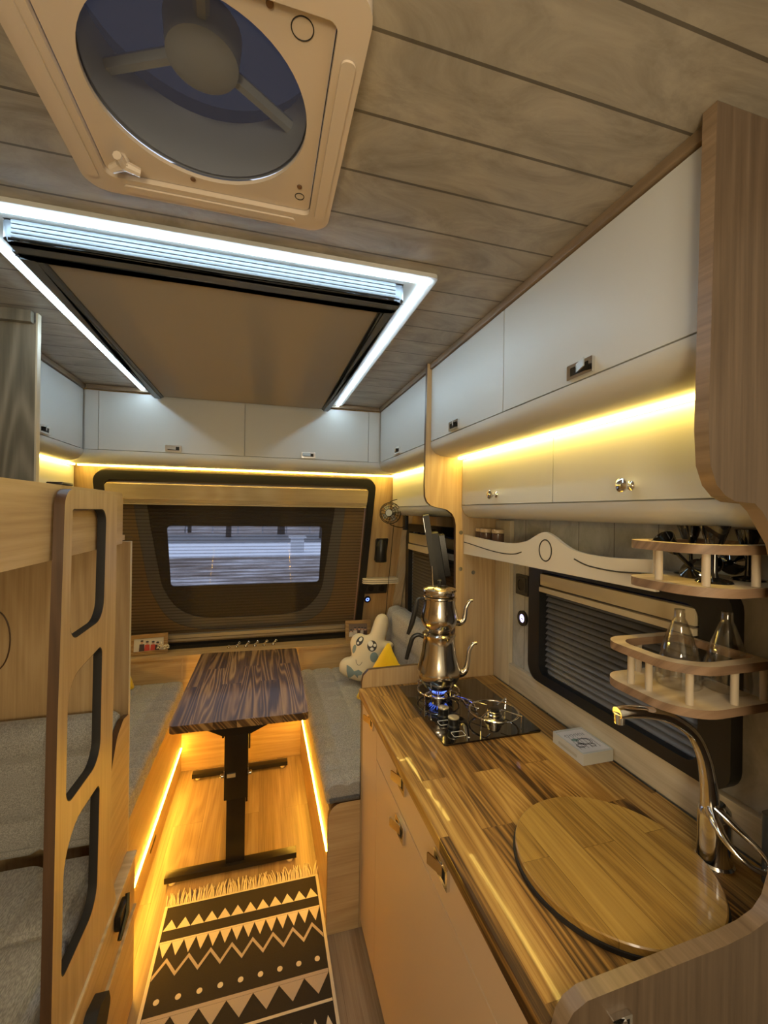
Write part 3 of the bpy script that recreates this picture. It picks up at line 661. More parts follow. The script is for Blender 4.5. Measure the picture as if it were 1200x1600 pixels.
obj('body', lathe(B(), [(0, 0), (.036, 0), (.042, .006), (.056, .022), (.0625, .04), (.063, .052), (.059, .072), (.0545, .092), (.053, .112), (.0565, .117), (.056, .121), (.051, .123), (0, .124)], tc, 48), M_steel, t)
l_ = obj('lid', lathe(B(), [(.052, .1245), (.054, .128), (.0535, .138), (.057, .141), (.056, .146), (.040, .153), (.018, .157), (0, .158)], tc, 40), M_steel, t)
obj('lid_knob', lathe(B(), [(.005, .158), (.004, .163), (.0085, .166), (.0085, .174), (.005, .178), (0, .178)], tc, 20), M_black, l_)
bm = B(); spout(bm, tc, [(.052, .036), (.070, .030), (.084, .040), (.089, .060), (.092, .082), (.104, .104), (.114, .107)], [.015, .011, .009, .0075, .0065, .0055, .005]); obj('spout', bm, M_steel, t)
bm = B(); tube(bm, sm([(tc[0]-.050, tc[1]+.012, 1.206), (tc[0]-.072, tc[1]+.017, 1.205), (tc[0]-.080, tc[1]+.019, 1.17), (tc[0]-.092, tc[1]+.022, 1.12), (tc[0]-.104, tc[1]+.026, 1.085)], 6), smr([.004, .005, .0085, .009, .006], 6), 10); obj('handle', bm, M_black, t)
tag(obj('spoon', tube(B(), [(tc[0]-.03, tc[1]-.012, 1.252), (tc[0]-.034, tc[1]-.012, 1.32)], [.0016, .0012], 6), M_chrome), 'thin metal skewer sticking up beside the teapot lid knob', 'skewer').name = 'skewer'

# white wooden box by the backsplash
t = thing('wooden_box', 'white wooden coaster box with a coffee drawing beside the backsplash', 'box', (.8375, .951, .8655))
obj('body', prism(B(), rect(.786, .880, .892, 1.010, .002), .8655, .889, fXY), M_white, t)
bm = prism(B(), rect(.786, .880, .892, 1.010, .002), .8892, .8950, fXY, [rnd([(.790, .899), (.876, .899), (.876, 1.003), (.790, 1.003)], .001)[::-1]]); obj('rim', bm, M_white, t)
pic = obj('drawing_board', bx(.7905, .8755, .8995, 1.0025, .8892, .8938), plain('pale_print_board', (.66, .62, .60), .6), t)
bm = B()
for cx, cy, r_ in ((.835, .945, .022), (.835, .945, .017), (.812, .930, .013), (.812, .930, .009), (.845, .925, .008)): tube(bm, [(p_[0], p_[1], .8942) for p_ in circ(cx, cy, r_, 20, r_*.7)], .0006, 4, closed=True)
for k in range(9):
    x = .80+k*.007; tube(bm, [(x, .978+(k % 2)*.004, .8942), (x+.004, .984, .8942), (x+.003, .972, .8942)], .0005, 4)
for k in range(6): tube(bm, [(.80+k*.012, .915, .8942), (.808+k*.011, .975-.004*k, .8942)], .0004, 4)
obj('drawing_lines', bm, M_ink, pic)
obj('drawing_tint', prism(B(), circ(.815, .957, .010, 16, .007), .8939, .8941, fXY), M_inkg, pic)
obj('side_slot', prism(B(), rect(.915, .985, .874, .882, .002), .7852, .786, fYZ), plain('slot_shade', (.4, .38, .33), .7), t)

# tap
t = thing('kitchen_tap', 'chrome kitchen mixer tap with curved spout and loop lever', 'tap', (.818, .585, .8655))
bc = Vector((.806, .583, .8655))
obj('body', lathe(B(), [(0, 0), (.031, 0), (.031, .004), (.0275, .008), (.0262, .05), (.0262, .085), (.0245, .099), (.016, .109), (0, .112)], bc, 36), M_chrome, t)
bm = B(); sp_ = sm([(.800, .587, .960), (.796, .588, 1.01), (.784, .589, 1.06), (.757, .590, 1.105), (.708, .592, 1.137), (.655, .594, 1.153), (.610, .596, 1.158), (.595, .597, 1.157)], 6)
tube(bm, sp_, smr([.016, .0135, .0115, .0105, .0102, .0105, .011, .0105], 6), 16, flat=1.0)
tube(bm, [(.600, .597, 1.156), (.600, .597, 1.139)], [.0095, .0085], 14); obj('spout', bm, M_chrome, t)
bm = B(); lv = sm([(.790, .578, .966), (.770, .553, .961), (.760, .525, .948), (.770, .500, .932), (.786, .488, .927), (.804, .493, .930), (.814, .512, .936), (.813, .535, .945), (.806, .558, .958), (.800, .578, .968)], 6)
tube(bm, lv, smr([.010, .0085, .0058, .0045, .0045, .0045, .0050, .0065, .009, .012], 6), 12, flat=.8)
obj('lever', bm, M_chrome, t)
# soap bottle
t = thing('soap_bottle', 'grey translucent soap bottle with white pump behind the tap', 'bottle', (.862, .512, .8655))
bm = prism(B(), rect(.842, .881, .490, .534, .010), .8655, .985, fXY); obj('bottle_body', bm, plain('grey_translucent', (.10, .12, .14), .2, coat=.5), t)
obj('pump', lathe(B(), [(0, 0), (.014, 0), (.014, .02), (.006, .024), (.006, .045), (.012, .047), (.012, .055), (0, .056)], (.862, .512, .9852), 20), plain('white_plastic', (.75, .75, .73), .4), t)

# sockets by kitchen
def socket(label, cx, cz, f, s_=.076, n_=1, name='power_socket'):
    c0 = f(cx, cz, 0); t = thing(name, label, 'socket', c0)
    obj('plate', prism(B(), rect(cx-s_*n_/2, cx+s_*n_/2, cz-s_/2, cz+s_/2, .004), .0003, .010, f), plain('anthracite_plastic', (.035, .032, .028), .4) if 'anthracite_plastic' not in MATS else MATS['anthracite_plastic'], t)
    for k in range(n_):
        a = cx+(k-(n_-1)/2)*s_
        obj('socket_well', prism(B(), circ(a, cz, s_*.27, 28), .0101, .0112, f), M_black, t)
        obj('socket_ring', prism(B(), rect(a-s_*.36, a+s_*.36, cz-s_*.36, cz+s_*.36, .004), .0101, .013, f, [circ(a, cz, s_*.28, 28)[::-1]]), MATS['anthracite_plastic'], t)
    return t
fW = fR(XR)
socket('square dark grey power socket on the wall left of the kitchen window', 1.322, 1.247, fW, .072)
def usb(label, cx, cz, f, r_):
    t = thing('charging_socket', label, 'socket', f(cx, cz, 0))
    obj('bezel', prism(B(), circ(cx, cz, r_, 32), .0003, .008, f, [circ(cx, cz, r_*.55, 32)[::-1]]), M_black, t)
    obj('lit_face', prism(B(), circ(cx, cz, r_*.54, 32), .001, .0055, f), emis('lit_display'+str(len(MATS)), (.55, .5, 1) if r_ > .024 else (.1, .2, 1), 1.6 if r_ > .024 else 2), t)
    obj('display_mark', bx(*(lambda c: (c.x-.001, c.x+.0001, c.y-r_*.25, c.y+r_*.25, c.z-r_*.12, c.z-r_*.02))(f(cx, cz, .0058))) if r_ > .024 else prism(B(), circ(cx, cz, r_*.3, 20), .0056, .0062, f), M_ink, t)
usb('round black charging socket with lit white face below the kitchen power socket', 1.322, 1.128, fW, .027)

# decorative ivory shelf board
t = thing('ivory_shelf', 'ivory shelf with wavy front board across the top of the kitchen window', 'shelf', (.8, 1.05, 1.345))
top = [(1.489, 1.418), (1.44, 1.415), (1.326, 1.409), (1.243, 1.407), (1.168, 1.408), (1.122, 1.413), (1.08, 1.422), (1.044, 1.438), (1.021, 1.447), (1.0, 1.451), (.980, 1.447), (.957, 1.438), (.925, 1.423), (.876, 1.409), (.784, 1.405), (.686, 1.411), (.658, 1.413)]
top = [(v_.x, v_.y) for v_ in sm([(a, b_, 0) for a, b_ in top], 4)]
bd = obj('front_board', prism(B(), top+[(.658, 1.350), (1.489, 1.344)], .745, .755, fYZ), M_wpaint, t)
obj('shelf_plate', bx(.7555, XR-.034, .66, 1.489, 1.368, 1.378), M_wpaint, t)
bm = B()
tube(bm, [(.7448, a, b_) for a, b_ in circ(.998, 1.401, .026, 40, .029)], .0018, 6, closed=True)
tube(bm, sm([(.7448, a, b_) for a, b_ in ((1.486, 1.389), (1.439, 1.386), (1.325, 1.377), (1.25, 1.373), (1.191, 1.373), (1.144, 1.377), (1.109, 1.386))], 5), .0018, 6)
tube(bm, sm([(.7448, a, b_) for a, b_ in ((.885, 1.390), (.855, 1.382), (.823, 1.378), (.753, 1.377), (.662, 1.385))], 5), .0018, 6)
obj('carved_line', bm, M_gap, bd)
for k, (y, x) in enumerate(((1.455, .80), (1.40, .79), (1.335, .80))):
    t = thing('spice_jar', ['glass spice jar with wooden lid in the corner, leftmost on the ivory shelf', 'glass spice jar with wooden lid, middle of the three on the ivory shelf', 'glass spice jar with wooden lid, rightmost of the three on the ivory shelf'][k], 'jar', (x, y, 1.3785), 'spice jars on the ivory shelf')
    obj('glass', lathe(B(), [(0, 0), (.020, 0), (.021, .004), (.021, .050), (0, .051)], (x, y, 1.3785), 24), plain('dark_spice', (.09, .05, .03), .15) if 'dark_spice' not in MATS else MATS['dark_spice'], t)
    obj('lid', lathe(B(), disc(.0215, .014), (x, y, 1.430), 24), M_oaky, t)

# corner shelves with gallery rails
def gallery(label, zb, xl, y0, y1, wr, posts):
    t = thing('corner_shelf', label, 'shelf', ((xl+XR)/2, (y0+y1)/2, zb))
    r1, r2 = .075, .07
    out = rnd([(XR-.0345, y0), (xl, y0), (xl, y1), (XR-.0345, y1)], [0, r1, r1*.6, 0], 10)
    obj('plate', prism(B(), out, zb, zb+.015, fXY, mi=0, mside=1), [M_ply, M_plyedge], t)
    wd = .022
    inn = rnd([(XR-.0345-.012, y0+wd), (xl+wd, y0+wd), (xl+wd, y1-wd), (XR-.0345-.012, y1-wd)], [0, r1-wd*.6, r1*.6-wd*.5, 0], 10)
    obj('gallery_rail', prism(B(), out, zb+wr-.015, zb+wr, fXY, [inn[::-1]], mi=0, mside=1), [M_ply, M_plyedge], t)
    for x, y in posts:
        obj('post', lathe(B(), [(.0062, 0), (.0062, wr-.0305)], (x, y, zb+.01525), 16), M_dowel, t)
gallery('lower plywood corner shelf with raised rail holding the glass domes', 1.160, .672, .530, .720, .088, [(.695, .625), (.712, .560), (.79, .541), (.86, .541), (.76, .709), (.69, .66)])
gallery('upper plywood corner shelf with raised rail holding the black cups', 1.372, .655, .485, .655, .083, [(.675, .59), (.690, .518), (.77, .497), (.85, .497), (.73, .643)])
for k, (x, y) in enumerate(((.776, .632), (.846, .594))):
    k_ = tag(obj('glass_dome', lathe(B(), [(.035, 0), (.038, .003), (.039, .018), (.0365, .042), (.0285, .075), (.0195, .102), (.0125, .122), (.0095, .128), (.009, .145), (0, .147)], (x, y, 1.1755), 40), M_vis),
        ['clear glass funnel-shaped dome in the middle of the lower corner shelf', 'clear glass funnel-shaped dome nearest the right edge on the lower corner shelf'][k], 'glass', 'glass domes')
    md = k_.modifiers.new('wall', 'SOLIDIFY'); md.thickness = .0015
def goblet(name, label, c, axis, s_=1):
    prof = [(0, 0), (.026, 0), (.024, .003), (.006, .008), (.004, .02), (.004, .048), (.010, .056), (.019, .085), (.021, .092), (.0195, .092), (.008, .06), (0, .058)]
    tag(obj('goblet', lathe(B(), [(a*s_, b_*s_) for a, b_ in prof], c, 28, axis), M_gloss), label, 'goblet', 'black goblets on the upper corner shelf')
goblet('g', 'glossy black goblet standing upright at the front of the upper corner shelf', (.745, .545, 1.3876), (0, 0, 1), 1.05)
goblet('g', 'glossy black goblet leaning left on the upper corner shelf', (.765, .598, 1.402), (-.65, .05, .55), .95)
goblet('g', 'glossy black goblet leaning against the far rail of the upper corner shelf', (.80, .63, 1.389), (.1, .12, .95), 1.1)
goblet('g', 'glossy black goblet standing at the right of the upper corner shelf', (.832, .55, 1.3876), (0.0, 0, 1), .98)
goblet('g', 'glossy black goblet lying on its side across the upper corner shelf', (.865, .60, 1.4126), (-1, -.25, .03), .9)

# ================================================================== DINETTE
# table
t = thing('dining_table', 'dark stained pine table on a black metal pedestal between the benches', 'table', (-.07, 2.1, 0))
bm = prism(B(), rnd([(-.312, 1.650), (.180, 1.640), (.192, 2.430), (-.305, 2.455)], .02), .702, .730, fXY)
bmesh.ops.bevel(bm, geom=[e for e in bm.edges if abs(e.verts[0].co.z-e.verts[1].co.z) < 1e-6 and len(e.link_faces) == 2 and min(abs(f_.normal.z) for f_ in e.link_faces) < .5 and max(abs(f_.normal.z) for f_ in e.link_faces) > .5], offset=.007, segments=3, affect='EDGES')
obj('tabletop', bm, M_table, t)
for yy in (1.88, 2.56-.30):
    bm = B(); box(bm, -.130, -.055, yy-.012, yy+.012, .03, .40, bev=.002); obj('lower_leg', bm, M_blackm, t)
    bm = B(); box(bm, -.140, -.045, yy-.018, yy+.0, .30, .69, bev=.002); obj('upper_leg', bm, M_blackm, t)
    obj('leg_bracket', prism(B(), [(-.30, .7015), (.14, .7015), (.085, .625), (-.035, .572), (-.145, .572), (-.245, .625)], yy-.03, yy-.019, fXZ), M_blackm, t)
for yy in (1.872, 2.56):
    bm = bx(-.358, .158, yy-.02, yy+.02, .012, .035, bev=.002); fb = obj('foot_bar', bm, M_blackm, t)
    for x in (-.33, .13): obj('foot_pad', lathe(B(), disc(.013, .010), (x, yy-.008, .0015), 20), plain('cream_felt', (.6, .5, .3), .8) if 'cream_felt' not in MATS else MATS['cream_felt'], fb)
obj('spreader_beam', bx(-.115, -.07, 1.893, 2.539, .014, .034, bev=.002), M_blackm, t)
for x, sx in ((-.137, -1), (-.048, 1)):
    bm = bx(x-.004, x+.004, 1.862, 1.878, .39, .425, bev=.001); lathe(bm, disc(.009, .014), (x+sx*.004, 1.868, .40), 16, (sx, 0, 0)); obj('clamp', bm, M_chrome, t)
obj('bright_plate', bx(-.128, -.095, 1.857, 1.8615, .395, .41), M_alu, t)
bm = B()
for x, z in ((-.125, .645), (-.125, .63), (-.09, .57)): lathe(bm, disc(.004, .003), (x, 1.862, z), 12, (0, -1, 0))
obj('bolt', bm, M_chrome, t)
box(bm := B(), -.150, -.141, 1.86, 1.875, .56, .60, bev=.002); obj('side_catch', bm, M_blackm, t)

# benches
def bench(side, label, xf, xw, f0):
    sx = 1 if side > 0 else -1
    t = thing('bench_box', label, 'bench', ((xf+xw)/2, 2.08, 0))
    a, b_ = min(xf, xw), max(xf, xw)
    obj('box', bx(a, b_, f0, 2.649, .001, .440), M_oaky, t)
    return t
rb = bench(1, 'oak bench base on the right side of the table aisle', .241, XR-.010, 1.5125)
lb = bench(-1, 'oak bench base on the left side of the table aisle', -.43, XL+.001, 1.4785)
obj('finger_slot', prism(B(), rect(1.95, 2.05, .07, .085, .007), -.4298, -.429, fYZ), M_gap, lb)
tag(obj('light_strip', bx(.2365, .2405, 1.54, 2.64, .263, .267), M_ea), 'amber light strip along the right bench base', 'light strip')
tag(obj('light_strip', bx(-.4295, -.4255, 1.50, 2.64, .137, .141), M_ea), 'amber light strip along the left bench base', 'light strip')
prof = rnd([(.226, .446), (.70, .446), (.70, .525), (.226, .528)], [.012, 0, .02, .035], 6)
t = obj('seat_cushion', cushion(B(), prof, 1.5125, 2.648, lambda a, b_, t_: Vector((a, t_, b_)), .118, .118, .008, .010), M_fabric); tag(t, 'quilted grey seat cushion on the right bench', 'cushion')
prof = rnd([(-.415, .446), (-.90, .446), (-.90, .525), (-.415, .528)], [.012, 0, .02, .035], 6)
t = obj('seat_cushion', cushion(B(), prof, 1.4785, 2.648, lambda a, b_, t_: Vector((a, t_, b_)), .118, .118, .008, .010), M_fabric); tag(t, 'quilted grey seat cushion on the left bench', 'cushion')
prof = rnd([(.735, .53), (.862, .53), (.862, .91), (.80, .93), (.735, .915)], [.03, .0, .05, .05, .055], 6)
t = obj('back_cushion', cushion(B(), prof, 1.53, 2.50, lambda a, b_, t_: Vector((a, t_, b_)), .11, .30, .005, .012), M_fabric); tag(t, 'rounded grey back cushion against the right wall under the side window', 'cushion')
prof = rnd([(-.92, .53), (-1.018, .53), (-1.018, .91), (-.92, .915)], [.03, .0, .04, .05], 6)
t = obj('back_cushion', cushion(B(), prof, 1.53, 2.50, lambda a, b_, t_: Vector((a, t_, b_)), .11, .30, .005, .016), M_fabric); tag(t, 'grey back cushion against the left wall behind the bunk post', 'cushion')
# end panel of the right bench
tag(obj('bench_end_panel', prism(B(), rnd([(.236, .001), (.3515, .001), (.3515, .462), (.236, .462)], [0, 0, 0, .05], 8), 1.4945, 1.5115, fXZ, mi=0, mside=1), [M_oakx, M_edge]), 'narrow oak end panel closing the right bench beside the kitchen cabinet', 'panel')
tag(obj('cushion_piping', bx(.24, .35, 1.4955, 1.5112, .4635, .474, bev=.004), M_fabricd), 'dark piping edge of the right bench cushion above its end panel', 'piping')
# front chest with ledge
t = thing('front_chest', 'low oak chest across the front wall with a ledge under the window', 'chest', (-.06, 2.72, 0))
obj('front_board', bx(XL+.001, XR-.010, 2.6505, 2.664, .001, .648), M_oakx, t)
obj('ledge', prism(B(), [(2.640, .650), (2.640, .667), (2.796, .667), (2.802, .650)], XL+.001, XR-.010, lambda a, b_, t_: Vector((t_, a, b_))), M_oakx, t)
for x in (-.433, .243): obj('seam', bx(x-.003, x+.003, 2.6485, 2.6503, .531, .648), M_oakz, t)

# ledge ornaments
for k, x in enumerate((-.187, -.142, -.088, -.036, .018, .072)):
    t = thing('metal_ornament', 'tiny silver clip on the window ledge, %s of six' % ['leftmost and smallest', 'second from the left', 'third from the left', 'third from the right', 'second from the right', 'rightmost'][k], 'ornament', (x, 2.715, .6675), 'row of metal clips on the ledge')
    bm = B(); lathe(bm, disc(.009, .006), (x, 2.715, .6675), 14); lathe(bm, [(.006, .006), (.004, .012), (.007, .018), (.0, .020)], (x, 2.715, .6675), 14); obj('base', bm, M_steel, t)
    if k:
        bm = B(); tube(bm, [(x, 2.715, .682), (x+.008, 2.712, .690), (x+.015, 2.712, .694)], .004, 8); torus(bm, (x+.016, 2.712, .697), .006, .0022, 14, 6, (0, 1, 0)); obj('lever', bm, M_chrome, t)

# photo frames
SK = plain('skin_print', (.55, .33, .24), .6)
def photo(label, c, w_, h_, yaw, figs, bg, flowers=False):
    t = thing('photo_frame', label, 'photo frame', c)
    cc = Vector(c); ux = Vector((cos(yaw), sin(yaw), 0)); back = Vector((-sin(yaw), cos(yaw), 0)); up = (Vector((0, 0, 1))+back*.18).normalized(); nn = up.cross(ux) * -1
    nn = ux.cross(up)
    f = lambda a, b_, t_: cc+ux*a+up*b_+nn*t_
    m_ = .022
    obj('frame', prism(B(), rect(-w_/2, w_/2, 0.001, h_, .002), 0, .010, f, [rect(-w_/2+m_, w_/2-m_, m_, h_-m_)[::-1]]), M_oakf, t)
    p_ = obj('picture', prism(B(), rect(-w_/2+m_+.0003, w_/2-m_-.0003, m_+.0003, h_-m_-.0003), .001, .004, f), bg, t)
    k = 0
    for (x, col, hx) in figs:
        k += 1; z0 = m_+.001
        bm = prism(B(), [(x-.014, z0), (x+.014, z0), (x+.012, z0+hx*.62), (x-.012, z0+hx*.62)], .0041, .0043+k*.0001, f, mi=0)
        prism(bm, circ(x, z0+hx*.78, .0075, 14, .009), .0044, .0048+k*.0001, f, mi=1)
        prism(bm, circ(x, z0+hx*.90, .0078, 14, .005), .0049, .0053+k*.0001, f, mi=2)
        obj('person_print', bm, [col, SK, M_ink], p_)
    if flowers:
        bm = B()
        for q in range(38):
            a = random.random()*2*pi; r_ = .026*sqrt(random.random()); fx = w_/2-.024+cos(a)*r_*1.25; fz = .022+abs(sin(a))*r_*1.0+random.random()*.018; c0 = f(fx, fz, .014+random.random()*.006)
            bmesh.ops.create_icosphere(bm, subdivisions=1, radius=.0038+random.random()*.002, matrix=Matrix.Translation(c0))
        obj('flower_cluster', bm, plain('ivory_flowers', (.72, .66, .50), .7), t)['kind'] = 'stuff'
    tube(bm := B(), [f(0, h_*.7, -.001), f(0, h_*.7, -.001)+back*.035-Vector((0, 0, h_*.68))], .003, 6); obj('stand', bm, M_oakf, t)
M_oakf = wood('frame_wood', (.22, .12, .04), (.34, .20, .07), (.45, .28, .11), 'x', .5, fig=4, figamt=.3)
RED, DK, LT = plain('red_print', (.5, .05, .04), .6), plain('dark_print', (.06, .035, .04), .6), plain('light_print', (.6, .55, .5), .6)
photo('wooden photo frame with ivory flowers at the left end of the window ledge', (-.617, 2.700, .6675), .195, .115, radians(6), [(-.035, DK, .062), (-.008, RED, .055), (.022, RED, .052), (.045, DK, .046)], plain('pale_photo', (.62, .58, .5), .5), True)
photo('wooden photo frame with family picture at the right end of the window ledge', (.605, 2.700, .6675), .165, .125, radians(-4), [(-.045, LT, .045), (-.018, LT, .06), (.008, DK, .06), (.028, LT, .058), (.048, DK, .055)], plain('dim_photo', (.16, .11, .09), .5))

# plush toy and yellow pillows
def basis(c, nrm, roll=0):
    n_ = Vector(nrm).normalized(); ux = Vector((0, 0, 1)).cross(n_).normalized(); uy = n_.cross(ux)
    a = ux*cos(roll)+uy*sin(roll); b_ = uy*cos(roll)-ux*sin(roll); cc = Vector(c)
    return lambda x, y, t_: cc+a*x+b_*y+n_*t_
def P2(pts, c=(0, 0), s_=1): return [((x-c[0])*s_, (c[1]-y)*s_) for x, y in pts]
S = .15*2.42/664       # metres per crop pixel at the toy's distance
t = thing('plush_toy', 'cream plush star-shaped toy with big eyes and a blue-grey bow on the right bench', 'plush toy', (.56, 2.36, .53))
fT = basis((.553, 2.335, .540), (-.34, -.92, .30))
ol = P2([(340, 930), (240, 905), (150, 860), (128, 810), (135, 750), (180, 705), (250, 680), (235, 600), (232, 530), (260, 475), (320, 450), (380, 465), (430, 455), (455, 390), (480, 310), (510, 260), (555, 240), (600, 255), (625, 300), (628, 380), (610, 460), (600, 515), (655, 525), (690, 560), (660, 620), (600, 660), (590, 720), (570, 790), (520, 850), (450, 910)], (380, 935), S)
ol = [(v_.x, v_.y) for v_ in sm([(a, b_, 0) for a, b_ in ol+[ol[0]]], 3)][:-1]
bm = B(); hg = pillow(bm, ol, .05, .055, fT, .009); obj('body', bm, M_plush, t, smooth=60)
def patch(name, outline, mat, lift=.0025, parent=t, step=.004):
    """thin felt patch that follows the toy's bulging surface"""
    pts = [Vector(p_) for p_ in outline]; n = len(pts); xs = [p_[0] for p_ in outline]; ys = [p_[1] for p_ in outline]; x = min(xs)
    while x < max(xs):
        y = min(ys)
        while y < max(ys):
            if inpoly(x, y, outline) and edist(x, y, outline) > step*.4: pts.append(Vector((x, y)))
            y += step
        x += step
    V, _, Fc = delaunay_2d_cdt(pts, [], [list(range(n))], 1, 1e-6)[:3]
    bm = B(); hh = lambda v_: hg(v_.x, v_.y) if inpoly(v_.x, v_.y, ol) else 0
    tp_ = [bm.verts.new(fT(v_.x, v_.y, hh(v_)+lift)) for v_ in V]; bt = [bm.verts.new(fT(v_.x, v_.y, hh(v_)-.001)) for v_ in V]
    for f_ in Fc: bm.faces.new([tp_[i] for i in f_]); bm.faces.new([bt[i] for i in reversed(f_)])
    for i in range(n): bm.faces.new((tp_[i], tp_[(i+1) % n], bt[(i+1) % n], bt[i]))
    return obj(name, bm, mat, parent, smooth=60)
def el(cx, cy, rx, ry, rot=0, n=24):
    cx, cy = P2([(cx, cy)], (380, 935), S)[0]; rx *= S; ry *= S
    return [(cx+rx*cos(q)*cos(rot)-ry*sin(q)*sin(rot), cy+rx*cos(q)*sin(rot)+ry*sin(q)*cos(rot)) for q in [2*pi*i/n for i in range(n)]]
M_wf = plain('white_felt', (.8, .8, .78), .8)
e = patch('eye', el(472, 576, 50, 55), M_ink, .002); 
for a in ((455, 555, 26, 28), (500, 568, 15, 16), (472, 606, 18, 16)): patch('eye_highlight', el(*a), M_wf, .0035, e, .003)
e = patch('eye', el(341, 532, 33, 52, -.5), M_ink, .002)
for a in ((350, 515, 15, 22, -.5), (325, 552, 12, 13)): patch('eye_highlight', el(*a), M_wf, .0035, e, .003)
patch('cheek', el(497, 686, 42, 50), M_pblue, .0015); patch('cheek', el(285, 612, 20, 44, -.25), M_pblue, .0015)
bm = B(); tube(bm, sm([fT(*q, hg(*q)+.001) for q in P2([(310, 715), (318, 748), (340, 768), (362, 760), (376, 735)], (380, 935), S)], 5), .0011, 6); obj('mouth', bm, M_ink, t)
bw = patch('bow_tie', P2([(220, 768), (262, 790), (300, 828), (345, 812), (385, 835), (375, 862), (340, 868), (338, 892), (305, 858), (265, 890), (232, 895), (222, 830)], (380, 935), S), M_pblue, .006)
# yellow pillow leaning behind the plush toy
t = basis((.595, 1.985, .545), (-.74, -.64, .20), 0)
S2 = S*1.45
ol2 = P2([(500, 835), (560, 720), (610, 610), (655, 520), (700, 440), (740, 500), (790, 560), (850, 605), (905, 640), (960, 740), (990, 835)], (745, 835), S2)
ol2 = rnd(ol2, [.01, 0, 0, 0, .012, 0, 0, 0, 0, 0, .02], 3); bm = B(); pillow(bm, ol2, .035, .09, t, .012)
tag(obj('yellow_pillow', bm, M_yel, smooth=60), 'bright yellow pillow leaning on the right bench behind the plush toy', 'pillow')
t = basis((-.76, 2.50, .532), (.5, -.8, .42), 0)
bm = B(); pillow(bm, rnd([(-.13, 0), (.13, 0), (.11, .10), (0, .12), (-.12, .20)], .012, 3), .035, .08, t, .014)
tag(obj('yellow_pillow', bm, M_yel, smooth=60), 'yellow pillow on the left bench, its corner showing past the bunk post', 'pillow')

# right front corner: wall lamp, fan, socket, small ledge
fK = rake
t = thing('wall_lamp', 'black cylinder wall lamp with pale top between the front window and corner', 'lamp', (.715, 2.53, 1.2))
lc = rake(.715, 1.215, .045); lx = (rake(.715, 1.3, .045)-lc).normalized()
obj('housing', lathe(B(), [(0, 0), (.034, 0), (.036, .004), (.036, .140), (.034, .143), (0, .143)], rake(.712, 1.205, .048), 32, (0, 0, 1)), M_black, t)
obj('diffuser', lathe(B(), disc(.028, .002), rake(.712, 1.205, .048)+Vector((0, 0, .1432)), 28), plain('opal_plastic', (.7, .66, .58), .5), t)
obj('mount_plate', prism(B(), rect(.675, .75, 1.205, 1.345, .004), .021, .028, rake), M_black, t)
t = thing('corner_ledge', 'narrow ivory ledge with two dark lines on the front right wall', 'ledge', (.73, 2.6, 1.05))
ls = rnd([(.61, 0), (.61, -.05), (.66, -.085), (.83, -.085), (.83, 0)], 0)
YL = 2.42+(1.7-1.075)*RK-.006
for z0, z1, mt_, nm in ((1.050, 1.058, M_wpaint, 'board'), (1.0585, 1.0615, M_gap, 'dark_line'), (1.062, 1.070, M_wpaint, 'board'), (1.0705, 1.0735, M_gap, 'dark_line'), (1.074, 1.082, M_wpaint, 'board')):
    obj(nm, prism(B(), [(x, YL+y*(1 if nm == 'board' else .96)) for x, y in ls], z0, z1, fXY), mt_, t)
t = socket('double black socket under the ivory corner ledge beside the front window', .715, 1.008, lambda a, b_, n_: rake(a, b_, n_+.0), .072, 2)
usb('small round charging socket with blue light beside the right photo frame', .665, .930, lambda a, b_, n_: rake(a, b_, n_), .022)
f = None
t = thing('clip_fan', 'small black cage fan hanging in the front right corner', 'fan', (.74, 2.33, 1.47))
fc = Vector((.690, 2.30, 1.495)); fa = Vector((-.45, -.85, .05)).normalized(); q = Vector((0, 0, 1)).rotation_difference(fa)
bm = B()
for r_, o_ in ((.060, 0), (.050, .016), (.036, .024), (.020, .028), (.060, -.018), (.056, -.034)): torus(bm, fc+fa*o_, r_, .0014, 30, 5, fa)
for k in range(16):
    a = 2*pi*k/16; d = lambda r_, o_: fc+q @ Vector((r_*cos(a), r_*sin(a), o_))
    tube(bm, [d(.015, .028), d(.036, .024), d(.052, .014), d(.060, 0), d(.060, -.018), d(.050, -.04), d(.02, -.05)], .0010, 4)
obj('cage', bm, M_blackm, t)
obj('motor', lathe(B(), [(0, 0), (.020, 0), (.024, .01), (.022, .04), (0, .042)], fc-fa*.062, 24, fa), M_black, t)
bm = B()
for k in range(4):
    a = 2*pi*k/4; d = lambda r_, b_, o_: fc+q @ Vector((r_*cos(b_), r_*sin(b_), o_))
    vs = [bm.verts.new(d(.010, a, -.006)), bm.verts.new(d(.048, a-.35, -.014)), bm.verts.new(d(.050, a+.35, .002)), bm.verts.new(d(.030, a+.6, .004))]; bm.faces.new(vs)
bmesh.ops.solidify(bm, geom=bm.faces[:], thickness=.0012)
obj('blade', bm, plain('grey_blade', (.35, .36, .38), .3), t)
obj('badge', lathe(B(), disc(.018, .002), fc+fa*.029, 24, fa), plain('grey_badge', (.28, .30, .34), .3), t)
bm = B(); s0 = Vector((.775, 2.32, 1.495))
tube(bm, sm([fc+Vector((0, 0, .064)), fc+Vector((.045, .01, .078)), s0+Vector((0, -.02, .07)), s0+Vector((.02, -.03, 0)), s0+Vector((0, -.02, -.075)), fc+Vector((.045, .01, -.078)), fc+Vector((0, 0, -.064))], 5), .0026, 6)
tube(bm, sm([s0+Vector((-.012, -.03, .06)), s0+Vector((.0, -.04, 0)), s0+Vector((.014, -.03, -.06))], 4), .0022, 6)
obj('swivel_bracket', bm, M_blackm, t)
obj('mount_foot', bx(.772, .792, 2.27, 2.32, 1.40, 1.482, bev=.003), M_black, t)
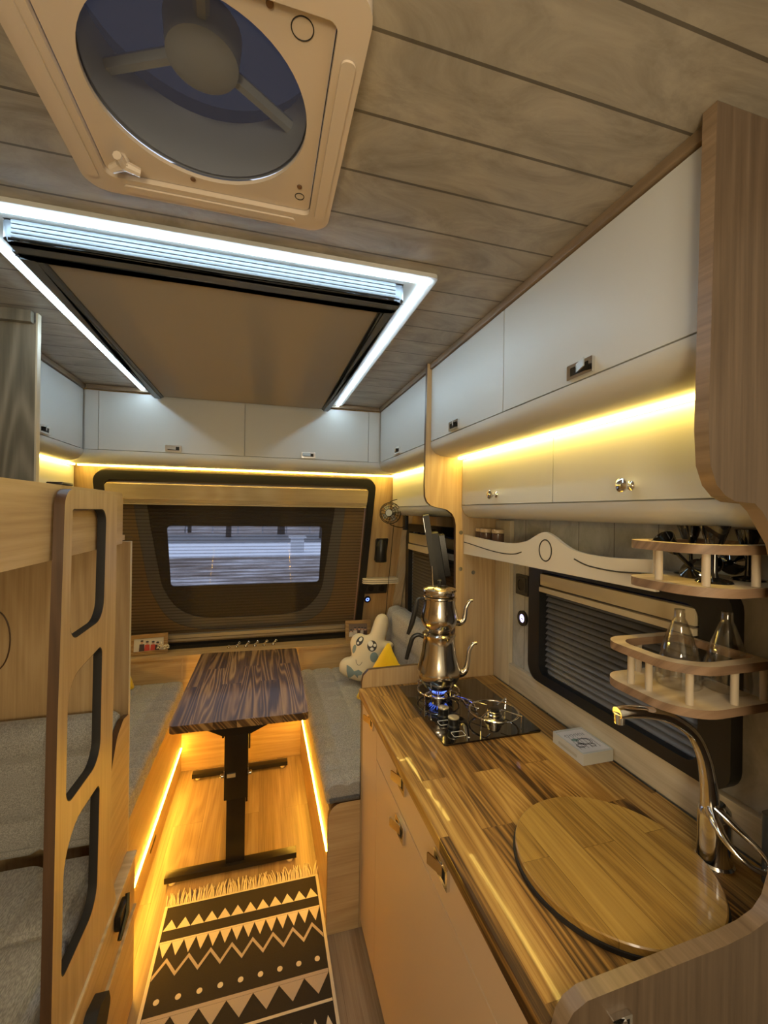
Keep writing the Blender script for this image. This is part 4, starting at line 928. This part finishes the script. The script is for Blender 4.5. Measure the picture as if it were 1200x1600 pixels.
tag(obj('fan_cable', tube(B(), sm([(.722, 2.325, 1.43), (.722, 2.36, 1.30), (.725, 2.41, 1.15), (.722, 2.44, 1.0), (.716, 2.45, .88), (.705, 2.46, .80)], 6), .0018, 6), M_black), 'thin black cable hanging from the clip fan down behind the plush toy', 'cable')

# television folded on its arm behind the divider
t = thing('television', 'slim dark television seen edge-on behind the divider panel above the kettle', 'television', (.68, 1.78, 1.18))
dl = Vector((.345, .93, 0)).normalized(); tn = Vector((dl.y, -dl.x, 0)); up = (Vector((0, 0, 1))-tn*.17).normalized(); nn = dl.cross(up).normalized()
fV = lambda a, b_, t_: Vector((.690, 1.60, 1.17))+dl*a+up*b_+nn*t_
mt = plain('grey_black_plastic', (.016, .0145, .012), .5)
obj('screen_bezel', prism(B(), rect(0, .50, 0, .325, .008), -.012, .012, fV), mt, t)
obj('screen', prism(B(), rect(.01, .49, .014, .315), -.0135, -.0125, fV), M_gloss, t)
obj('back_housing', prism(B(), rect(.05, .45, .02, .245, .006), .0125, .040, fV), mt, t)
obj('mount_plate', prism(B(), rect(.02, .14, .06, .235, .004), .0405, .062, fV), M_blackm, t)
bm = B(); c_ = fV(.10, .16, .062); tube(bm, [c_, (.80, 1.60, 1.33), (.80, 1.53, 1.33)], .010, 8); box(bm, .775, .815, 1.513, 1.528, 1.22, 1.44, bev=.003); obj('wall_arm', bm, M_blackm, t)
bm = B(); tube(bm, sm([(.785, 1.60, 1.24), (.79, 1.61, 1.20), (.775, 1.60, 1.18), (.755, 1.60, 1.21)], 6), .003, 6); obj('cable', bm, M_black, t)

# ================================================================== LEFT: wardrobe panel, bunk, ladder
t = obj('wardrobe_panel', bx(XL+.001, -.637, 1.458, 1.4735, 1.545, ZC-.03), M_greyedoak); tag(t, 'oak wardrobe side panel greyed by cool light, rising from the bunk to the ceiling', 'panel')
obj('cornice', bx(XL+.001, -.642, 1.44, 1.4575, ZC-.034, ZC-.001), M_greyedoak, t)
obj('edge_strip', bx(-.6365, -.632, 1.456, 1.476, 1.545, ZC-.001), M_splashz, t)
t = thing('upper_bunk', 'upper bunk with an oak side rail at the left edge', 'bunk', (-.7, .7, 1.40))
obj('side_rail', prism(B(), rnd([(-.6, 1.400), (1.37, 1.400), (1.37, 1.545), (-.6, 1.545)], [0, .004, .02, 0], 4), -.402, -.384, fYZ), M_oaky, t)
obj('base_board', bx(XL+.001, -.4025, -.6, 1.457, 1.405, 1.42), M_oaky, t)
obj('mattress', bx(XL+.01, -.41, -.58, 1.44, 1.4205, 1.515, bev=.02), M_fabric, t)
# bunk end post / panel
tp = obj('bunk_end_panel', prism(B(), rnd([(XL+.001, .001), (-.387, .001), (-.387, 1.4), (-.402, 1.4), (XL+.001, 1.4)], [0, 0, 0, 0, 0], 6), 1.459, 1.477, fXZ, mi=0, mside=1), [M_oakz, M_splashz]); tag(tp, 'oak end panel between the lower bunk and the left dinette bench', 'panel')
bm = B(); tube(bm, [(a, 1.4585, b_) for a, b_ in circ(-.725, 1.12, .036, 32, .085)], .002, 6, closed=True); obj('oval_groove', bm, M_edge, tp)
# lower bunk
t = thing('lower_bunk', 'lower bunk base with oak front boards below the ladder', 'bunk', (-.7, .6, 0))
obj('base', bx(XL+.001, -.40, -.6, 1.4575, .001, .44), M_oaky, t)
side = rnd([(-.6, .001), (1.4575, .001), (1.4575, .875), (1.40, .885), (1.345, .86), (1.30, .79), (1.27, .62), (1.20, .50), (-.6, .50)], [0, 0, .01, .03, .05, .1, .15, .05, 0], 5)
obj('side_board', prism(B(), side, -.3985, -.3835, fYZ, mi=0, mside=1), [M_oaky, M_edge], t)
dr = obj('upper_front_board', bx(-.383, -.362, -.6, 1.455, .300, .448, bev=.001), M_oaky, t)
obj('board_edge', bx(-.384, -.3565, -.6, 1.455, .4485, .4565, bev=.001), M_ply, t)
obj('lower_front_board', bx(-.383, -.362, -.6, 1.455, .001, .285, bev=.001), M_oaky, t)
obj('board_edge', bx(-.384, -.3565, -.6, 1.455, .2855, .2935, bev=.001), M_ply, t)
bm = bx(-.3615, -.345, 1.262, 1.33, .385, .425, bev=.005); tube(bm, [(-.348, 1.33, .43), (-.343, 1.30, .40), (-.345, 1.25, .375)], [.006, .008, .005], 8); obj('latch', bm, M_blackm, dr)
bm = B(); prism(bm, rnd([(1.03, .30), (1.13, .295), (1.155, .325), (1.14, .365), (1.08, .385), (1.02, .36)], .02), -.3615, -.335, fYZ); obj('round_catch', bm, M_rub, dr)
prof = rnd([(-.404, .446), (-1.0, .446), (-1.0, .56), (-.402, .565)], [.012, 0, .02, .03], 6)
t = obj('seat_cushion', cushion(B(), prof, -.55, 1.325, lambda a, b_, t_: Vector((a, t_, b_)), .13, .28, .010, .010), M_fabric); tag(t, 'large quilted grey cushion on the lower bunk behind the ladder', 'cushion')
prof = rnd([(1.335, .57), (1.451, .57), (1.451, .905), (1.350, .905)], [.02, 0, .02, .05], 6)
t = obj('back_cushion', cushion(B(), prof, -1.0, -.402, lambda a, b_, t_: Vector((t_, a, b_)), .155, .155, .009, .010), M_fabric); tag(t, 'upright quilted grey back cushion at the far end of the lower bunk', 'cushion')
# ladder
XA = -.362
out = rnd([(.915, .458), (.925, 1.10), (.945, 1.537), (1.245, 1.538), (1.245, 1.30), (1.222, .62), (1.28, .458)], [0, 0, .035, .03, 0, .08, 0], 7)
hs = [rnd([(.972, 1.235), (.978, 1.498), (1.168, 1.498), (1.158, 1.238)], [.035, .008, .03, .05], 7),
      rnd([(.965, .915), (.968, 1.16), (1.152, 1.178), (1.148, .905)], [.03, .06, .02, .05], 7),
      rnd([(.955, .585), (.960, .862), (1.148, .852), (1.138, .575)], [.02, .08, .02, .05], 7)]
t = thing('bunk_ladder', 'oak panel ladder with three rounded openings leaning on the upper bunk', 'ladder', (XA, 1.08, .458))
lad = obj('ladder_panel', prism(B(), out, XA-.018, XA, fYZ, [h_[::-1] for h_ in hs], mi=0, mside=1), [M_oakz, M_edge], t)
for i_, h_ in enumerate(hs):
    inn = [( (y-sum(p_[0] for p_ in h_)/len(h_))*.985+sum(p_[0] for p_ in h_)/len(h_), (z-sum(p_[1] for p_ in h_)/len(h_))*.988+sum(p_[1] for p_ in h_)/len(h_)) for y, z in h_]
    obj('opening_trim', prism(B(), [(a*.9995+sum(p_[0] for p_ in h_)/len(h_)*.0005, b_) for a, b_ in h_], XA-.0182, XA-.0005, fYZ, [inn[::-1]]), M_rub, lad)
obj('hook', bx(-.4085, -.3805, .98, 1.03, 1.5452, 1.551, bev=.002), M_blackm, t)

# ================================================================== RUG
t = thing('rug', 'black and cream geometric rug with fringe on the aisle floor', 'rug', (-.05, 1.2, 0))
bm = B(); RX0, RX1, RY0, RY1 = -.333, .236, .15, 1.752
M_rugb = plain('black_wool', (.018, .013, .010), .95, bump=.6, bscale=500); M_rugc = plain('cream_wool', (.62, .54, .40), .95, bump=.6, bscale=500); M_rugg = plain('taupe_wool', (.40, .33, .27), .95, bump=.6, bscale=500)
box(bm, RX0, RX1, RY0, RY1, .001, .007, bev=.001)
Z0, Z1 = .0072, .0078
def pp(pts, mi=1): prism(bm, pts, Z0, Z1, fXY, mi=mi)
pp(rect(RX0, RX0+.010, RY0, RY1)); pp(rect(RX1-.010, RX1, RY0, RY1)); pp(rect(RX0+.011, RX1-.011, RY1-.006, RY1))
IX0, IX1 = RX0+.0115, RX1-.0115; Wd = IX1-IX0
def tri_row(y, h_, n, mi=1, full=0):
    for k in range(n):
        a = IX0+Wd*k/n; b_ = IX0+Wd*(k+1)/n; pp([(a+.0004, y), (b_-.0004, y), ((a+b_)/2, y+h_)], mi)
def zig(y, h_, n, w_, mi=2):
    pts = [(IX0+Wd*k/(2*n), y+(h_ if k % 2 else 0)) for k in range(2*n+1)]
    for (x0, y0), (x1, y1) in zip(pts, pts[1:]): pp([(x0, y0-w_/2), (x1, y1-w_/2), (x1, y1+w_/2), (x0, y0+w_/2)], mi)
def dots(y, n, r_): 
    for k in range(n): pp(circ(IX0+Wd*(k+.5)/n, y, r_, 16), 1)
def motif(y0, d=1):
    tri_row(y0-d*.100, d*.040, 12); 
    pp(rect(IX0, IX1, min(y0-d*.140, y0-d*.146), max(y0-d*.140, y0-d*.146))); tri_row(y0-d*.147, -d*.050, 14)
    zig(y0-d*.258, d*.050, 8, .015); dots(y0-d*.332, 9, .0085)
    pp(rect(IX0, IX1, min(y0-d*.370, y0-d*.381), max(y0-d*.370, y0-d*.381)), 2); tri_row(y0-d*.382, -d*.055, 7, 2)
    pp(rect(IX0, IX1, min(y0-d*.458, y0-d*.466), max(y0-d*.458, y0-d*.466)))
    tri_row(y0-d*.55, d*.05, 14)
motif(RY1, 1); motif(RY0+.56, 1)
pp(rect(IX0, IX1, 1.13, 1.138)); dots(1.165, 9, .007)
obj('woven_body', bm, [M_rugb, M_rugc, M_rugg], t)
bm = B(); random.seed(7)
for k in range(95):
    x = RX0+.004+(RX1-RX0-.008)*k/94; dx = random.uniform(-.010, .010); ln = random.uniform(.05, .075)
    tube(bm, [(x, RY1-.002, .005), (x+dx*.4, RY1+ln*.35, .010), (x+dx, RY1+ln*.7, .006), (x+dx*1.6, RY1+ln, .004)], [.0022, .0026, .0024, .0014], 5)
fr_ = obj('fringe', bm, M_rugc, t); fr_['kind'] = 'stuff'
